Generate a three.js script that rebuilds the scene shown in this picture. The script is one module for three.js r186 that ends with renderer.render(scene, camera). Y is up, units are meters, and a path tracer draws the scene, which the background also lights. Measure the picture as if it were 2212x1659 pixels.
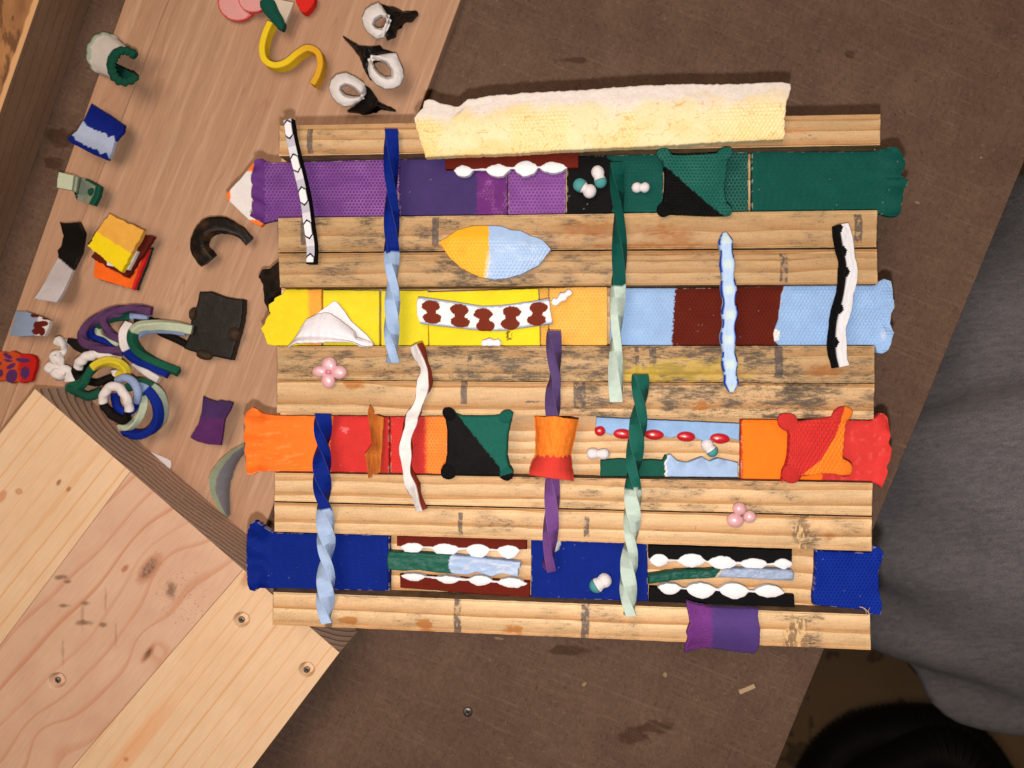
import * as THREE from 'three';
import { mergeGeometries, toCreasedNormals } from 'three/addons/utils/BufferGeometryUtils.js';
import { RectAreaLightUniformsLib } from 'three/addons/lights/RectAreaLightUniformsLib.js';

// ------------------------------------------------------------------ camera, lamps, exposure
const scene = new THREE.Scene();
scene.background = new THREE.Color(0x000000);
const renderer = new THREE.WebGLRenderer({ antialias: true });
renderer.toneMapping = THREE.LinearToneMapping;
renderer.toneMappingExposure = 1.0;
renderer.shadowMap.enabled = true;
const H = 0.535;                                     // lens height above the worktable
const FW = 1725, CU = 1106, CV = 829.5, NU = 1256, NV = 800;   // focal length, centre and plumb point, in units of a 2212 wide frame
const camera = new THREE.PerspectiveCamera(2 * Math.atan(829.5 / FW) * 180 / Math.PI, 4 / 3, 0.05, 10);
const Yc = new THREE.Vector3(NU - CU, -(NV - CV), -FW).normalize().negate();
const Xc = new THREE.Vector3(1, 0, 0).addScaledVector(Yc, -Yc.x).normalize();
const Zc = new THREE.Vector3().crossVectors(Xc, Yc);
const ROT = new THREE.Matrix4().set(Xc.x, Xc.y, Xc.z, 0, Yc.x, Yc.y, Yc.z, 0, Zc.x, Zc.y, Zc.z, 0, 0, 0, 0, 1);
camera.position.set(0, H, 0);
camera.quaternion.setFromRotationMatrix(ROT);
camera.focus = 0.455; camera.userData.fStop = 9;
camera.updateMatrixWorld(true);
scene.add(camera);

// the phone's own lamp, beside its lens
const flash = new THREE.PointLight(new THREE.Color(1, 0.965, 0.945), 0.70, 0, 2);
flash.position.set(0.0, H, 0.036);
flash.castShadow = true; flash.shadow.radius = 0.28; flash.shadow.mapSize.set(2048, 2048); flash.shadow.bias = -0.0005;
scene.add(flash);
// warm ceiling lamps of the workshop, off to the upper left
RectAreaLightUniformsLib.init();
const lampWarm = new THREE.RectAreaLight(new THREE.Color(1, 0.80, 0.63), 6.4, 1.3, 0.9);
lampWarm.position.set(-0.5, 1.85, -0.36); lampWarm.lookAt(-0.05, 0, 0);
scene.add(lampWarm);

// ------------------------------------------------------------------ helpers
const DIR = new THREE.Vector3();
function P(u, v, y) { DIR.set(u - CU, CV - v, -FW).applyMatrix4(ROT); const k = (y - H) / DIR.y; return new THREE.Vector3(DIR.x * k, y, DIR.z * k); }
const INV = ROT.clone().transpose(), TMP = new THREE.Vector3();
function proj(x, y, z) { TMP.set(x, y - H, z).applyMatrix4(INV); return [CU - TMP.x / TMP.z * FW, CV + TMP.y / TMP.z * FW]; }
const px = (n, y = 0.08) => n * (H - y) / FW;        // length of n units at height y, in metres
function hash(x, y) { let h = Math.imul(x | 0, 374761393) + Math.imul(y | 0, 668265263); h = Math.imul(h ^ (h >>> 13), 1274126177); return ((h ^ (h >>> 16)) >>> 0) / 4294967296; }
function vn(x, y) { const i = Math.floor(x), j = Math.floor(y); let a = x - i, b = y - j; a = a * a * (3 - 2 * a); b = b * b * (3 - 2 * b); const p = hash(i, j), q = hash(i + 1, j), r = hash(i, j + 1), s = hash(i + 1, j + 1); return p + (q - p) * a + (r - p) * b + (p - q - r + s) * a * b; }
function fbm(x, y, n = 4) { let s = 0, a = 0.5, t = 0; for (let k = 0; k < n; k++) { s += a * vn(x, y); t += a; a *= 0.5; x = x * 2.03 + 17.3; y = y * 2.03 + 9.1; } return s / t; }
const clamp = (x, a = 0, b = 1) => Math.min(b, Math.max(a, x));
const ss = (a, b, x) => { const t = clamp((x - a) / (b - a)); return t * t * (3 - 2 * t); };
const lerp = (a, b, t) => a + (b - a) * t;
const mix = (a, b, t) => [lerp(a[0], b[0], t), lerp(a[1], b[1], t), lerp(a[2], b[2], t)];
const mul = (a, k) => [a[0] * k, a[1] * k, a[2] * k];
const ALB = 0.86;
const toLin = (c) => (c <= 0.04045 ? c / 12.92 : ((c + 0.055) / 1.055) ** 2.4);
const toS = (c) => (c <= 0.0031308 ? c * 12.92 : 1.055 * c ** (1 / 2.4) - 0.055);
const C = (r, g, b, k = 1) => [toLin(r / 255) * ALB * k, toLin(g / 255) * ALB * k, toLin(b / 255) * ALB * k];
let seed = 7; const rnd = () => { seed = (Math.imul(seed, 1664525) + 1013904223) >>> 0; return seed / 4294967296; };

const COL = {
  white: C(240, 238, 242), offwhite: C(230, 224, 222), black: C(14, 13, 14), green: C(11, 74, 66), mint: C(186, 204, 190), purple: C(98, 52, 122), violet: C(68, 52, 104),
  magenta: C(104, 46, 116), yellow: C(240, 212, 38), ochre: C(228, 164, 66), sky: C(144, 178, 220), maroon: C(94, 27, 15), orange: C(255, 122, 42), red: C(204, 52, 48), blue: C(8, 34, 122),
  teal: C(84, 160, 160), pink: C(228, 172, 178), brown: C(204, 112, 40), grey: C(176, 174, 184),
};
const paint = (c, m = 0.1, sc = 14) => (u, v) => mul(c, 1 + m * 2 * (fbm(u / sc, v / sc, 3) - 0.5) + m * 0.9 * (hash(u * 7.1, v * 6.7) - 0.5));
// honeycomb press: 0 in the middle of a cell, 1 on its wall
function hexd(u, v, a) {
  const q = v / (a * 0.866), f = (ou, ov) => { const y = Math.round((q - ov) / 2) * 2 + ov, x = Math.round((u / a - ou)) + ou; return Math.hypot((u / a - x), (q - y) * 0.866); };
  return ss(0.3, 0.52, Math.min(f(0, 0), f(0.5, 1)));
}

// textures and materials
function dataTex(w, h, fn, color = true) {
  const d = new Uint8Array(w * h * 4);
  for (let j = 0; j < h; j++) for (let i = 0; i < w; i++) {
    const c = fn((i + 0.5) / w, (j + 0.5) / h), k = (j * w + i) * 4;
    for (let n = 0; n < 3; n++) d[k + n] = Math.round(255 * clamp(color ? toS(Math.max(0, c[n])) : c[n]));
    d[k + 3] = 255;
  }
  const t = new THREE.DataTexture(d, w, h, THREE.RGBAFormat);
  if (color) t.colorSpace = THREE.SRGBColorSpace;
  t.magFilter = THREE.LinearFilter; t.minFilter = THREE.LinearMipmapLinearFilter; t.generateMipmaps = true; t.needsUpdate = true;
  return t;
}
const grain = dataTex(256, 256, (x, y) => { const g = 0.55 * vn(x * 128, y * 128) + 0.45 * vn(x * 48 + 9, y * 48); return [g, g, g]; }, false);
grain.wrapS = grain.wrapT = THREE.RepeatWrapping; grain.repeat.set(1 / 0.05, 1 / 0.05);
const M = {
  paint: new THREE.MeshPhysicalMaterial({ vertexColors: true, roughness: 0.72, bumpMap: grain, bumpScale: 0.00014, specularIntensity: 0.16 }),
  matte: new THREE.MeshPhysicalMaterial({ vertexColors: true, roughness: 0.9, bumpMap: grain, bumpScale: 0.00012, specularIntensity: 0.3 }),
  satin: new THREE.MeshPhysicalMaterial({ vertexColors: true, roughness: 0.5, bumpMap: grain, bumpScale: 0.0001, specularIntensity: 0.4 }),
  gloss: new THREE.MeshPhysicalMaterial({ vertexColors: true, roughness: 0.4, clearcoat: 1, clearcoatRoughness: 0.28 }),
  plain: new THREE.MeshPhysicalMaterial({ vertexColors: true, roughness: 0.9, specularIntensity: 0.3 }),
};
const woodMat = (map, rough = 0.65) => new THREE.MeshPhysicalMaterial({ map, roughness: rough, specularIntensity: 0.5 });

// geometry
function poly(pts, wob = 0, sd = 0) {
  const L = [0]; for (let i = 1; i < pts.length; i++) L.push(L[i - 1] + Math.hypot(pts[i][0] - pts[i - 1][0], pts[i][1] - pts[i - 1][1]));
  const n = L.length - 1, len = L[n];
  const f = (t) => {
    const d = clamp(t) * len; let i = 0; while (i < n - 1 && d > L[i + 1]) i++;
    const k = clamp((d - L[i]) / (L[i + 1] - L[i] || 1)), a = pts[i], b = pts[i + 1];
    const e = wob ? wob * 2 * (fbm(d / 9 + sd, sd * 3.7, 3) - 0.5) * Math.min(1, t * 12, (1 - t) * 12) : 0, l = Math.hypot(b[0] - a[0], b[1] - a[1]) || 1;
    return [lerp(a[0], b[0], k) - e * (b[1] - a[1]) / l, lerp(a[1], b[1], k) + e * (b[0] - a[0]) / l];
  };
  f.len = len; return f;
}
function params(len, step, r) {
  const out = [0]; const e = Math.min(0.2, r / len);
  if (r > 0) for (const k of [0.12, 0.35, 0.65]) out.push(k * e);
  const n = Math.max(2, Math.ceil(len * (1 - 2 * e) / step)); for (let i = 0; i <= n; i++) out.push(e + (1 - 2 * e) * i / n);
  if (r > 0) for (const k of [0.65, 0.35, 0.12]) out.push(1 - k * e);
  out.push(1);
  return out.filter((x, i) => i === 0 || x - out[i - 1] > 1e-9);
}
let sheetNo = 0;
function coons(o) {
  const sd = ++sheetNo * 1.7, w = o.wob ?? 0.6, lin2 = (a, b) => [a, b];
  const TL = o.T[0], TR = o.T[o.T.length - 1], BL = o.B[0], BR = o.B[o.B.length - 1];
  const fix = (p, a, b) => { const q = p.slice(); q[0] = a; q[q.length - 1] = b; return q; };
  const T = poly(o.T, w, sd), B = poly(o.B, w, sd + 5), L = poly(o.L ? fix(o.L, TL, BL) : lin2(TL, BL), w, sd + 9), R = poly(o.R ? fix(o.R, TR, BR) : lin2(TR, BR), w, sd + 13);
  const f = (s, t) => {
    const a = T(s), b = B(s), c = L(t), d = R(t), r = [0, 0];
    for (let k = 0; k < 2; k++) r[k] = (1 - t) * a[k] + t * b[k] + (1 - s) * c[k] + s * d[k] - ((1 - s) * (1 - t) * TL[k] + s * (1 - t) * TR[k] + (1 - s) * t * BL[k] + s * t * BR[k]);
    return r;
  };
  const gap = (a, b) => Math.hypot(a[0] - b[0], a[1] - b[1]); f.lu = Math.max(T.len, B.len, gap(L(0.5), R(0.5))); f.lv = Math.max(L.len, R.len, gap(T(0.5), B(0.5))); return f;
}
// a board's own flat frame in metres: uv 0 to 1 across the rectangle that holds it, and the place of a texel
function frame(f, y) {
  const c = [[0, 0], [1, 0], [1, 1], [0, 1]].map(([s, t]) => P(...f(s, t), y)), ex = c[1].clone().sub(c[0]).normalize(), ez = new THREE.Vector3(-ex.z, 0, ex.x);
  const A = c.map((p) => p.dot(ex)), B = c.map((p) => p.dot(ez)), a0 = Math.min(...A), b0 = Math.min(...B), la = Math.max(...A) - a0, lb = Math.max(...B) - b0;
  return { uv: (p) => [(p.dot(ex) - a0) / la, (p.dot(ez) - b0) / lb], at: (i, j) => { const a = a0 + i * la, b = b0 + j * lb; return proj(ex.x * a + ez.x * b, y, ex.z * a + ez.z * b); } };
}
// a slab or sheet: outline in frame units at height y, thickness th, edges rounded by r, colours from col(u, v, s, t)
function sheet(o) {
  const f = o.f || coons(o), r = o.r ?? 3, step = o.step ?? 4, th = o.th ?? 0.004;
  const S = params(f.lu, step, r), T = params(f.lv, o.stepV ?? step, r), ns = S.length, nt = T.length;
  const yf = typeof o.y === 'function' ? o.y : () => o.y, pos = [], col = [], uv = [], idx = [], groups = [];
  const useCol = !!o.col;
  const at = (i, j) => {
    const s = S[i], t = T[j], [u, v] = f(s, t), y = yf(s, t, u, v), p = P(u, v, y), rm = px(r, y);
    const dx = Math.min(s, 1 - s) * f.lu, dy = Math.min(t, 1 - t) * f.lv, ax = Math.max(0, r - dx), ay = Math.max(0, r - dy), q = r > 0 ? Math.min(1, Math.hypot(ax, ay) / r) : 0;
    let yy = y - Math.min(rm, th * 0.9) * (1 - Math.sqrt(1 - q * q));
    if (o.disp) yy += o.disp(u, v, s, t) * (1 - q);
    p.y = yy; return [p, u, v, s, t, y];
  };
  const grid = []; for (let j = 0; j < nt; j++) for (let i = 0; i < ns; i++) grid.push(at(i, j));
  const put = (p, y, c, a, b) => { pos.push(p.x, y, p.z); if (useCol) col.push(c[0], c[1], c[2]); uv.push(a, b); return pos.length / 3 - 1; };
  const cols = useCol ? grid.map((g) => o.col(g[1], g[2], g[3], g[4])) : [];
  const own = grid.map((g) => (o.fr ? o.fr.uv(g[0]) : [g[0].x, g[0].z]));
  const A = grid.map((g, k) => put(g[0], g[0].y, cols[k], ...own[k]));
  for (let j = 0; j < nt - 1; j++) for (let i = 0; i < ns - 1; i++) { const a = j * ns + i, b = a + 1, c = a + ns, d = c + 1; idx.push(a, c, b, b, c, d); }
  let start = 0; const flush = (m) => { if (idx.length > start) groups.push([start, idx.length - start, m]); start = idx.length; };
  flush(0);
  const ring = { T: [], R: [], B: [], L: [] };
  for (let i = 0; i < ns; i++) { ring.T.push(i); ring.B.unshift((nt - 1) * ns + i); }
  for (let j = 0; j < nt; j++) { ring.R.push(j * ns + ns - 1); ring.L.unshift(j * ns); }
  const bottomY = (k) => (o.floor !== undefined ? o.floor : grid[k][5] - th);
  for (const e of 'TRBL') {
    const ids = ring[e], m = o.walls && o.walls[e] || 0; let prev = null, d = 0;
    for (let n = 0; n < ids.length; n++) {
      const k = ids[n], g = grid[k], c = useCol ? (o.side ? o.side(g[1], g[2]) : cols[k]) : null, yb = bottomY(k);
      if (n) d += Math.hypot(g[0].x - grid[ids[n - 1]][0].x, g[0].z - grid[ids[n - 1]][0].z);
      const w = o.walls && o.walls[e] ? [[n / (ids.length - 1), 0], [n / (ids.length - 1), 1]] : useCol ? [[d, 0], [d, g[0].y - yb]] : [own[k], own[k]];
      const a = put(g[0], g[0].y, c, ...w[0]), b = put(g[0], yb, c, ...w[1]);
      if (prev) idx.push(prev[0], a, prev[1], prev[1], a, b);
      prev = [a, b];
    }
    flush(m);
  }
  const under = grid.map((g, k) => put(g[0], bottomY(k), cols[k], ...own[k]));
  const jj = [...Array(nt).keys()].filter((j) => j % 4 === 0 || j === nt - 1), ii = [...Array(ns).keys()].filter((i) => i % 4 === 0 || i === ns - 1);
  if (typeof o.y === 'number') for (let b = 0; b < jj.length - 1; b++) for (let a = 0; a < ii.length - 1; a++) { const k = (i, j) => under[jj[j] * ns + ii[i]]; idx.push(k(a, b), k(a + 1, b), k(a, b + 1), k(a + 1, b), k(a + 1, b + 1), k(a, b + 1)); }
  else for (let j = 0; j < nt - 1; j++) for (let i = 0; i < ns - 1; i++) { const a = under[j * ns + i], b = under[j * ns + i + 1], c = under[(j + 1) * ns + i], d = under[(j + 1) * ns + i + 1]; idx.push(a, b, c, b, d, c); }
  flush(0);
  return build(pos, uv, useCol ? col : null, idx, o.walls ? groups : null);
}
function build(pos, uv, col, idx, groups) {
  const g = new THREE.BufferGeometry();
  g.setAttribute('position', new THREE.Float32BufferAttribute(pos, 3));
  g.setAttribute('uv', new THREE.Float32BufferAttribute(uv, 2));
  if (col) g.setAttribute('color', new THREE.Float32BufferAttribute(col, 3));
  g.setIndex(idx); if (groups) for (const [a, n, m] of groups) g.addGroup(a, n, m);
  g.computeVertexNormals(); return g;
}
// a curved shell: fn(s, t) gives its outer face, th its thickness
function shell(fn, nu, nv, th, colf) {
  const pos = [], uv = [], col = [], idx = [], pt = [], nr = [], W = nu + 1;
  for (let j = 0; j <= nv; j++) for (let i = 0; i <= nu; i++) pt.push(fn(i / nu, j / nv));
  const a = new THREE.Vector3(), b = new THREE.Vector3();
  for (let j = 0; j <= nv; j++) for (let i = 0; i <= nu; i++) {
    a.subVectors(pt[j * W + Math.min(nu, i + 1)], pt[j * W + Math.max(0, i - 1)]); b.subVectors(pt[Math.min(nv, j + 1) * W + i], pt[Math.max(0, j - 1) * W + i]);
    nr.push(b.clone().cross(a).normalize());
  }
  const put = (p, c, s, t) => { pos.push(p.x, p.y, p.z); col.push(c[0], c[1], c[2]); uv.push(s * 0.05, t * 0.05); return pos.length / 3 - 1; };
  const top = [], bot = [];
  pt.forEach((p, k) => { const s = (k % W) / nu, t = Math.floor(k / W) / nv; top.push(put(p, colf(s, t, 1), s, t)); });
  pt.forEach((p, k) => { const s = (k % W) / nu, t = Math.floor(k / W) / nv; bot.push(put(p.clone().addScaledVector(nr[k], -th), colf(s, t, -1), s, t)); });
  for (let j = 0; j < nv; j++) for (let i = 0; i < nu; i++) { const p = j * W + i, q = p + 1, r = p + W, s = r + 1; idx.push(top[p], top[r], top[q], top[q], top[r], top[s], bot[p], bot[q], bot[r], bot[q], bot[s], bot[r]); }
  const edge = (list, flip) => { for (let n = 0; n < list.length - 1; n++) { const [p, q] = [list[n], list[n + 1]]; const tri = [top[p], top[q], bot[p], bot[p], top[q], bot[q]]; idx.push(...(flip ? tri.reverse() : tri)); } };
  edge([...Array(W).keys()]); edge([...Array(W).keys()].map((i) => nv * W + i), true);
  edge([...Array(nv + 1).keys()].map((j) => j * W), true); edge([...Array(nv + 1).keys()].map((j) => j * W + nu));
  return build(pos, uv, col, idx);
}
// a bar, stick or rope along a path of [u, v, height] points; section w by th frame units; turns = twist; round = oval section
function bar(path, o) {
  const pts = path.map((p) => P(p[0], p[1], p[2])), cv = new THREE.CatmullRomCurve3(pts, !!o.closed, 'centripetal'), N = o.n ?? 60, K = o.round ? 14 : 20;
  const ym = path.reduce((a, p) => a + p[2], 0) / path.length, hw = px(o.w, ym) / 2, ht = px(o.th ?? o.w, ym) / 2;
  const sec = [];
  if (o.lens) for (let k = 0; k < K; k++) { const a = k / K * Math.PI * 2, c = Math.cos(a), q = Math.sin(a); sec.push([c, Math.sign(q) * Math.abs(q) ** 1.3]); }
  else if (o.round) for (let k = 0; k < K; k++) { const a = k / K * Math.PI * 2; sec.push([Math.cos(a), Math.sin(a)]); }
  else { const c = o.corner ?? 0.16; for (let q = 0; q < 4; q++) { const ca = q * Math.PI / 2 + Math.PI / 4, cx = Math.SQRT1_2 * 1.4142 * Math.cos(ca) , cy = Math.SQRT1_2 * 1.4142 * Math.sin(ca); const X = Math.sign(cx) * (1 - c), Y = Math.sign(cy) * (1 - c); for (let m = -1; m <= 1; m++) { const a = ca + m * Math.PI / 5.2; sec.push([X + c * Math.cos(a) * 1.12, Y + c * Math.sin(a) * 1.12]); } const n = (q + 1) * Math.PI / 2; const q2 = o.mid ?? 2; for (let h = 0; h < q2; h++) { const m = (0.8 - 1.6 * (h + 0.5) / q2) * (1 - c); sec.push([Math.cos(n) + m * Math.sin(n), Math.sin(n) - m * Math.cos(n)]); } } }
  const KK = sec.length, pos = [], uv = [], col = [], idx = [], up = new THREE.Vector3(0, 1, 0), tg = new THREE.Vector3(), sd = new THREE.Vector3(), nn = new THREE.Vector3();
  const total = cv.getLength();
  for (let i = 0; i <= N; i++) {
    const s = i / N, c = cv.getPointAt(s); cv.getTangentAt(s, tg); sd.crossVectors(tg, up).normalize(); nn.crossVectors(sd, tg).normalize();
    const th = (o.phase ?? 0) + (o.turns ?? 0) * Math.PI * 2 * s + (o.wig ? o.wig(s) : 0), ct = Math.cos(th), st = Math.sin(th), sc = o.size ? o.size(s) : 1;
    for (let k = 0; k < KK; k++) {
      const [x, y] = sec[k], e = 1 + (o.rough ?? 0.03) * 2 * (fbm(s * total * 260 + k * 0.9 + (o.sd ?? 0), k * 0.7 + 3, 2) - 0.5) + (o.lump ? o.lump(s, Math.atan2(y, x)) : 0), X = x * hw * sc * e, Y = y * ht * sc * e, a = X * ct - Y * st, b = X * st + Y * ct;
      pos.push(c.x + sd.x * a + nn.x * b, c.y + sd.y * a + nn.y * b, c.z + sd.z * a + nn.z * b);
      const cc = o.col(s, x, y, proj(pos[pos.length - 3], pos[pos.length - 2], pos[pos.length - 1])); col.push(cc[0], cc[1], cc[2]); uv.push(s * total, k / KK * hw * 6);
    }
  }
  for (let i = 0; i < N; i++) for (let k = 0; k < KK; k++) { const k2 = (k + 1) % KK, a = i * KK + k, b = i * KK + k2, c = a + KK, d = b + KK; idx.push(a, b, c, b, d, c); }
  if (!o.closed) for (const [i, fl] of [[0, 1], [N, 0]]) {
    const c0 = pos.length / 3, cc = cv.getPointAt(i / N); pos.push(cc.x, cc.y, cc.z); uv.push(0, 0); const q = o.col(i / N, 0, 0, proj(cc.x, cc.y, cc.z)); col.push(...q.slice(0, 3));
    for (let k = 0; k < KK; k++) { const p = i * KK + k; pos.push(pos[p * 3], pos[p * 3 + 1], pos[p * 3 + 2]); uv.push(0, 0); col.push(col[p * 3], col[p * 3 + 1], col[p * 3 + 2]); }
    for (let k = 0; k < KK; k++) { const a = c0 + 1 + k, b = c0 + 1 + (k + 1) % KK; if (fl) idx.push(c0, b, a); else idx.push(c0, a, b); }
  }
  const g = build(pos, uv, col, idx); return o.sharp ? toCreasedNormals(g, 0.6) : g;
}
// a lump: ellipsoid at (u, v), radii in frame units, resting at height y
function lump(u, v, y, a, b, h, rot, colf, rough = 0.06, sd = 0) {
  const g = new THREE.SphereGeometry(1, 28, 20), p = g.attributes.position, c = P(u, v, y), col = [], ca = Math.cos(rot), sa = Math.sin(rot), A = px(a, y), B = px(b, y);
  for (let k = 0; k < p.count; k++) {
    const X = p.getX(k), Y = p.getY(k), Z = p.getZ(k), e = 1 + rough * 2 * (fbm(X * 1.6 + sd + 9 + Y, Z * 1.6 + Y * 1.3 + sd, 3) - 0.5), x = X * A * e, z = Z * B * e;
    const w = [c.x + x * ca - z * sa, y + Math.max(-h * 0.35, Y * h * e), c.z + x * sa + z * ca]; p.setXYZ(k, ...w);
    const [pu, pv] = proj(...w); col.push(...colf(pu, pv, X, Y, Z).slice(0, 3));
  }
  g.setAttribute('color', new THREE.Float32BufferAttribute(col, 3)); g.computeVertexNormals(); return g;
}

// a flattened corner lobe
function lobe(u, v, y, a, b, rot, colf, sd) { const g = lump(u, v, y, a, b, 0.0021, rot, colf, 0.13, sd), p = g.attributes.position; for (let k = 0; k < p.count; k++) { const e = (p.getY(k) - y) / 0.0021; p.setY(k, y + 0.0021 * Math.sign(e) * Math.abs(e) ** 0.55); } g.computeVertexNormals(); return g; }

// things
const names = {}, numbered = (n) => { const k = names[n] = (names[n] ?? -1) + 1; return k ? `${n}_${String(k).padStart(3, '0')}` : n; };
function mesh(name, geo, mat, parent) { const m = new THREE.Mesh(geo, mat); m.name = name; m.castShadow = m.receiveShadow = true; parent.add(m); return m; }
function settle(o) {                                  // moves a thing's origin to the middle of its base
  const b = new THREE.Box3(), list = []; o.traverse((m) => { if (m.isMesh) { m.geometry.computeBoundingBox(); b.union(m.geometry.boundingBox); list.push(m.geometry); } });
  const c = b.getCenter(new THREE.Vector3()); c.y = b.min.y; for (const g of list) g.translate(-c.x, -c.y, -c.z); o.position.copy(c);
}
function thing(name, label, category, fill, group) {
  const o = new THREE.Group(); o.name = numbered(name); o.userData = { label, category }; if (group) o.userData.group = group;
  fill(o); settle(o); scene.add(o); return o;
}
function solo(name, label, category, geo, mat, group) {
  const o = new THREE.Mesh(geo, mat); o.name = numbered(name); o.castShadow = o.receiveShadow = true; o.userData = { label, category }; if (group) o.userData.group = group;
  settle(o); scene.add(o); return o;
}
function structure(name, geo, mat) { const o = new THREE.Mesh(geo, mat); o.name = name; o.castShadow = o.receiveShadow = true; o.userData = { kind: 'structure' }; settle(o); scene.add(o); return o; }

// ------------------------------------------------------------------ worktable, floor
const tableF = coons({ T: [[-400, -400], [2520, -400]], B: [[-400, 2050], [1515, 2050]], wob: 0 });
const tableFr = frame(tableF, 0);
const stainSpots = [[1230, 1405, 70, 14], [1366, 1588, 48, 20], [1410, 1570, 44, 16], [140, 300, 46, 26], [116, 352, 26, 16], [1240, 130, 40, 9], [1835, 118, 12, 9]];
const tableTex = dataTex(1650, 1400, (s, t) => {
  const [u, v] = tableFr.at(s, t);
  let c = mix(C(90, 67, 54), C(110, 85, 69), fbm(u / 70, v / 70, 4));
  const f = fbm(u / 5, v / 7 + 50, 3); c = mul(c, 0.78 + 0.44 * f);
  if (vn(u / 3.1 + 80, v / 3.1) > 0.86) c = mul(c, 0.72);
  if (vn(u / 4 + 180, v / 4) > 0.93) c = mix(c, C(138, 110, 90), 0.5);
  for (const [a, b, ra, rb] of stainSpots) { const d0 = Math.hypot((u - a) / ra, (v - b) / rb); if (d0 > 1.5) continue; const d = d0 + 0.55 * (fbm(u / 22 + a, v / 22, 3) - 0.5) * 2; if (d < 1) c = mix(c, C(60, 36, 16), 0.7 * ss(1, 0.6, d)); }
  const sc = fbm((u + v * 0.4) / 90, (v - u * 0.4) / 2.2, 2); if (sc > 0.7) c = mix(c, C(128, 104, 86), 0.4 * ss(0.7, 0.8, sc)); const s2 = fbm((u * 0.5 - v) / 70, (v * 0.5 + u) / 2, 2); if (s2 > 0.74) c = mul(c, 0.86);
  return c;
});
structure('worktable', sheet({ f: tableF, fr: tableFr, y: 0, th: 0.032, r: 3, step: 60 }), woodMat(tableTex, 0.8));
const floorTex = dataTex(512, 512, (s, t) => { let c = mix(C(104, 82, 58), C(136, 108, 78), fbm(s * 14, t * 14, 4)); if (fbm(s * 40 + 9, t * 40, 3) > 0.66) c = mul(c, 0.5); return c; });
floorTex.wrapS = floorTex.wrapT = THREE.RepeatWrapping;
{ const g = new THREE.PlaneGeometry(6, 6); g.rotateX(-Math.PI / 2); g.translate(0.4, -0.9, 0.2); floorTex.repeat.set(4, 4); structure('floor', g, woodMat(floorTex, 0.8)); }
const metal = new THREE.MeshStandardMaterial({ color: 0x6a655f, metalness: 0.85, roughness: 0.45 });
function screwGeo(u, v, y, r, turn) {                 // a countersunk head with a cross cut into it
  const R = px(r, y), g = [];
  const head = new THREE.LatheGeometry([[0.0001, -0.5], [0.0001, 0.05], [R * 0.4, 0.1], [R * 0.9, 0.05], [R, -0.3], [R * 0.5, -1.2]].map(([a, b]) => new THREE.Vector2(a, b * R)), 20);
  const dark = []; for (let q = 0; q < 4; q++) { const b = new THREE.BoxGeometry(R * 0.62, R * 0.12, R * 0.17); b.translate(R * 0.36, R * 0.13, 0); b.rotateY(turn + q * Math.PI / 2); dark.push(b); }
  const c = P(u, v, y); head.translate(c.x, c.y, c.z); const d = mergeGeometries(dark); d.translate(c.x, c.y, c.z); return [head, d];
}
const slotMat = new THREE.MeshStandardMaterial({ color: 0x14110e, roughness: 0.9 });
thing('table_screw', 'grey cross-head screw driven into the brown worktable below the slatted board', 'screw', (o) => { const [h, d] = screwGeo(1010, 1539, 0.001, 11, 0.5); const m = mesh('screw_head', h, metal, o); mesh('cross_slot', d, slotMat, m); });

// ------------------------------------------------------------------ planks and panel on the table
const poplar = (u, v, k) => {                        // along grain runs down-left
  const a = u * 0.936 + v * 0.352, b = -u * 0.352 + v * 0.936, w = a + 26 * (fbm(a / 160, b / 700, 3) - 0.5);
  let c = mix(C(192, 150, 120), C(174, 132, 102), fbm(w / 26 + k, b / 420, 3));
  c = mix(c, C(204, 164, 134), 0.6 * ss(0.5, 0.8, fbm(w / 9 + 40 + k, b / 260, 3)));
  c = mul(c, 0.92 + 0.16 * vn(w / 1.8, b / 26));
  const l = Math.abs(fbm(w / 60 + 7 * k, b / 900, 3) - 0.52); if (l < 0.006) c = mix(c, C(150, 100, 72), 0.26);
  const l2 = Math.abs(fbm(w / 42 + 3, b / 600, 2) - 0.46); if (l2 < 0.005) c = mix(c, C(158, 108, 80), 0.24);
  return c;
};
thing('poplar_plank', 'long pinkish tan plank lying on the worktable under the loose clay pieces', 'plank', (o) => {
  for (const [k, T, B] of [[0, [[312, -120], [411, -120]], [[-188, 1300], [-150, 1300]]], [1, [[411.6, -120], [1039, -120]], [[-149.4, 1300], [513, 1300]]]]) {
    const f = coons({ T, B, wob: 0 }); f.lv = 1500;
    const fr = frame(f, 0.008); mesh('stave', sheet({ f, fr, y: 0.008 - k * 0.0003, th: 0.0077, r: 2.4, step: 60 }), woodMat(dataTex(k ? 900 : 560, 1100, (s, t) => poplar(...fr.at(s, t), k * 5)), 0.6), o);
  }
});
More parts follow.
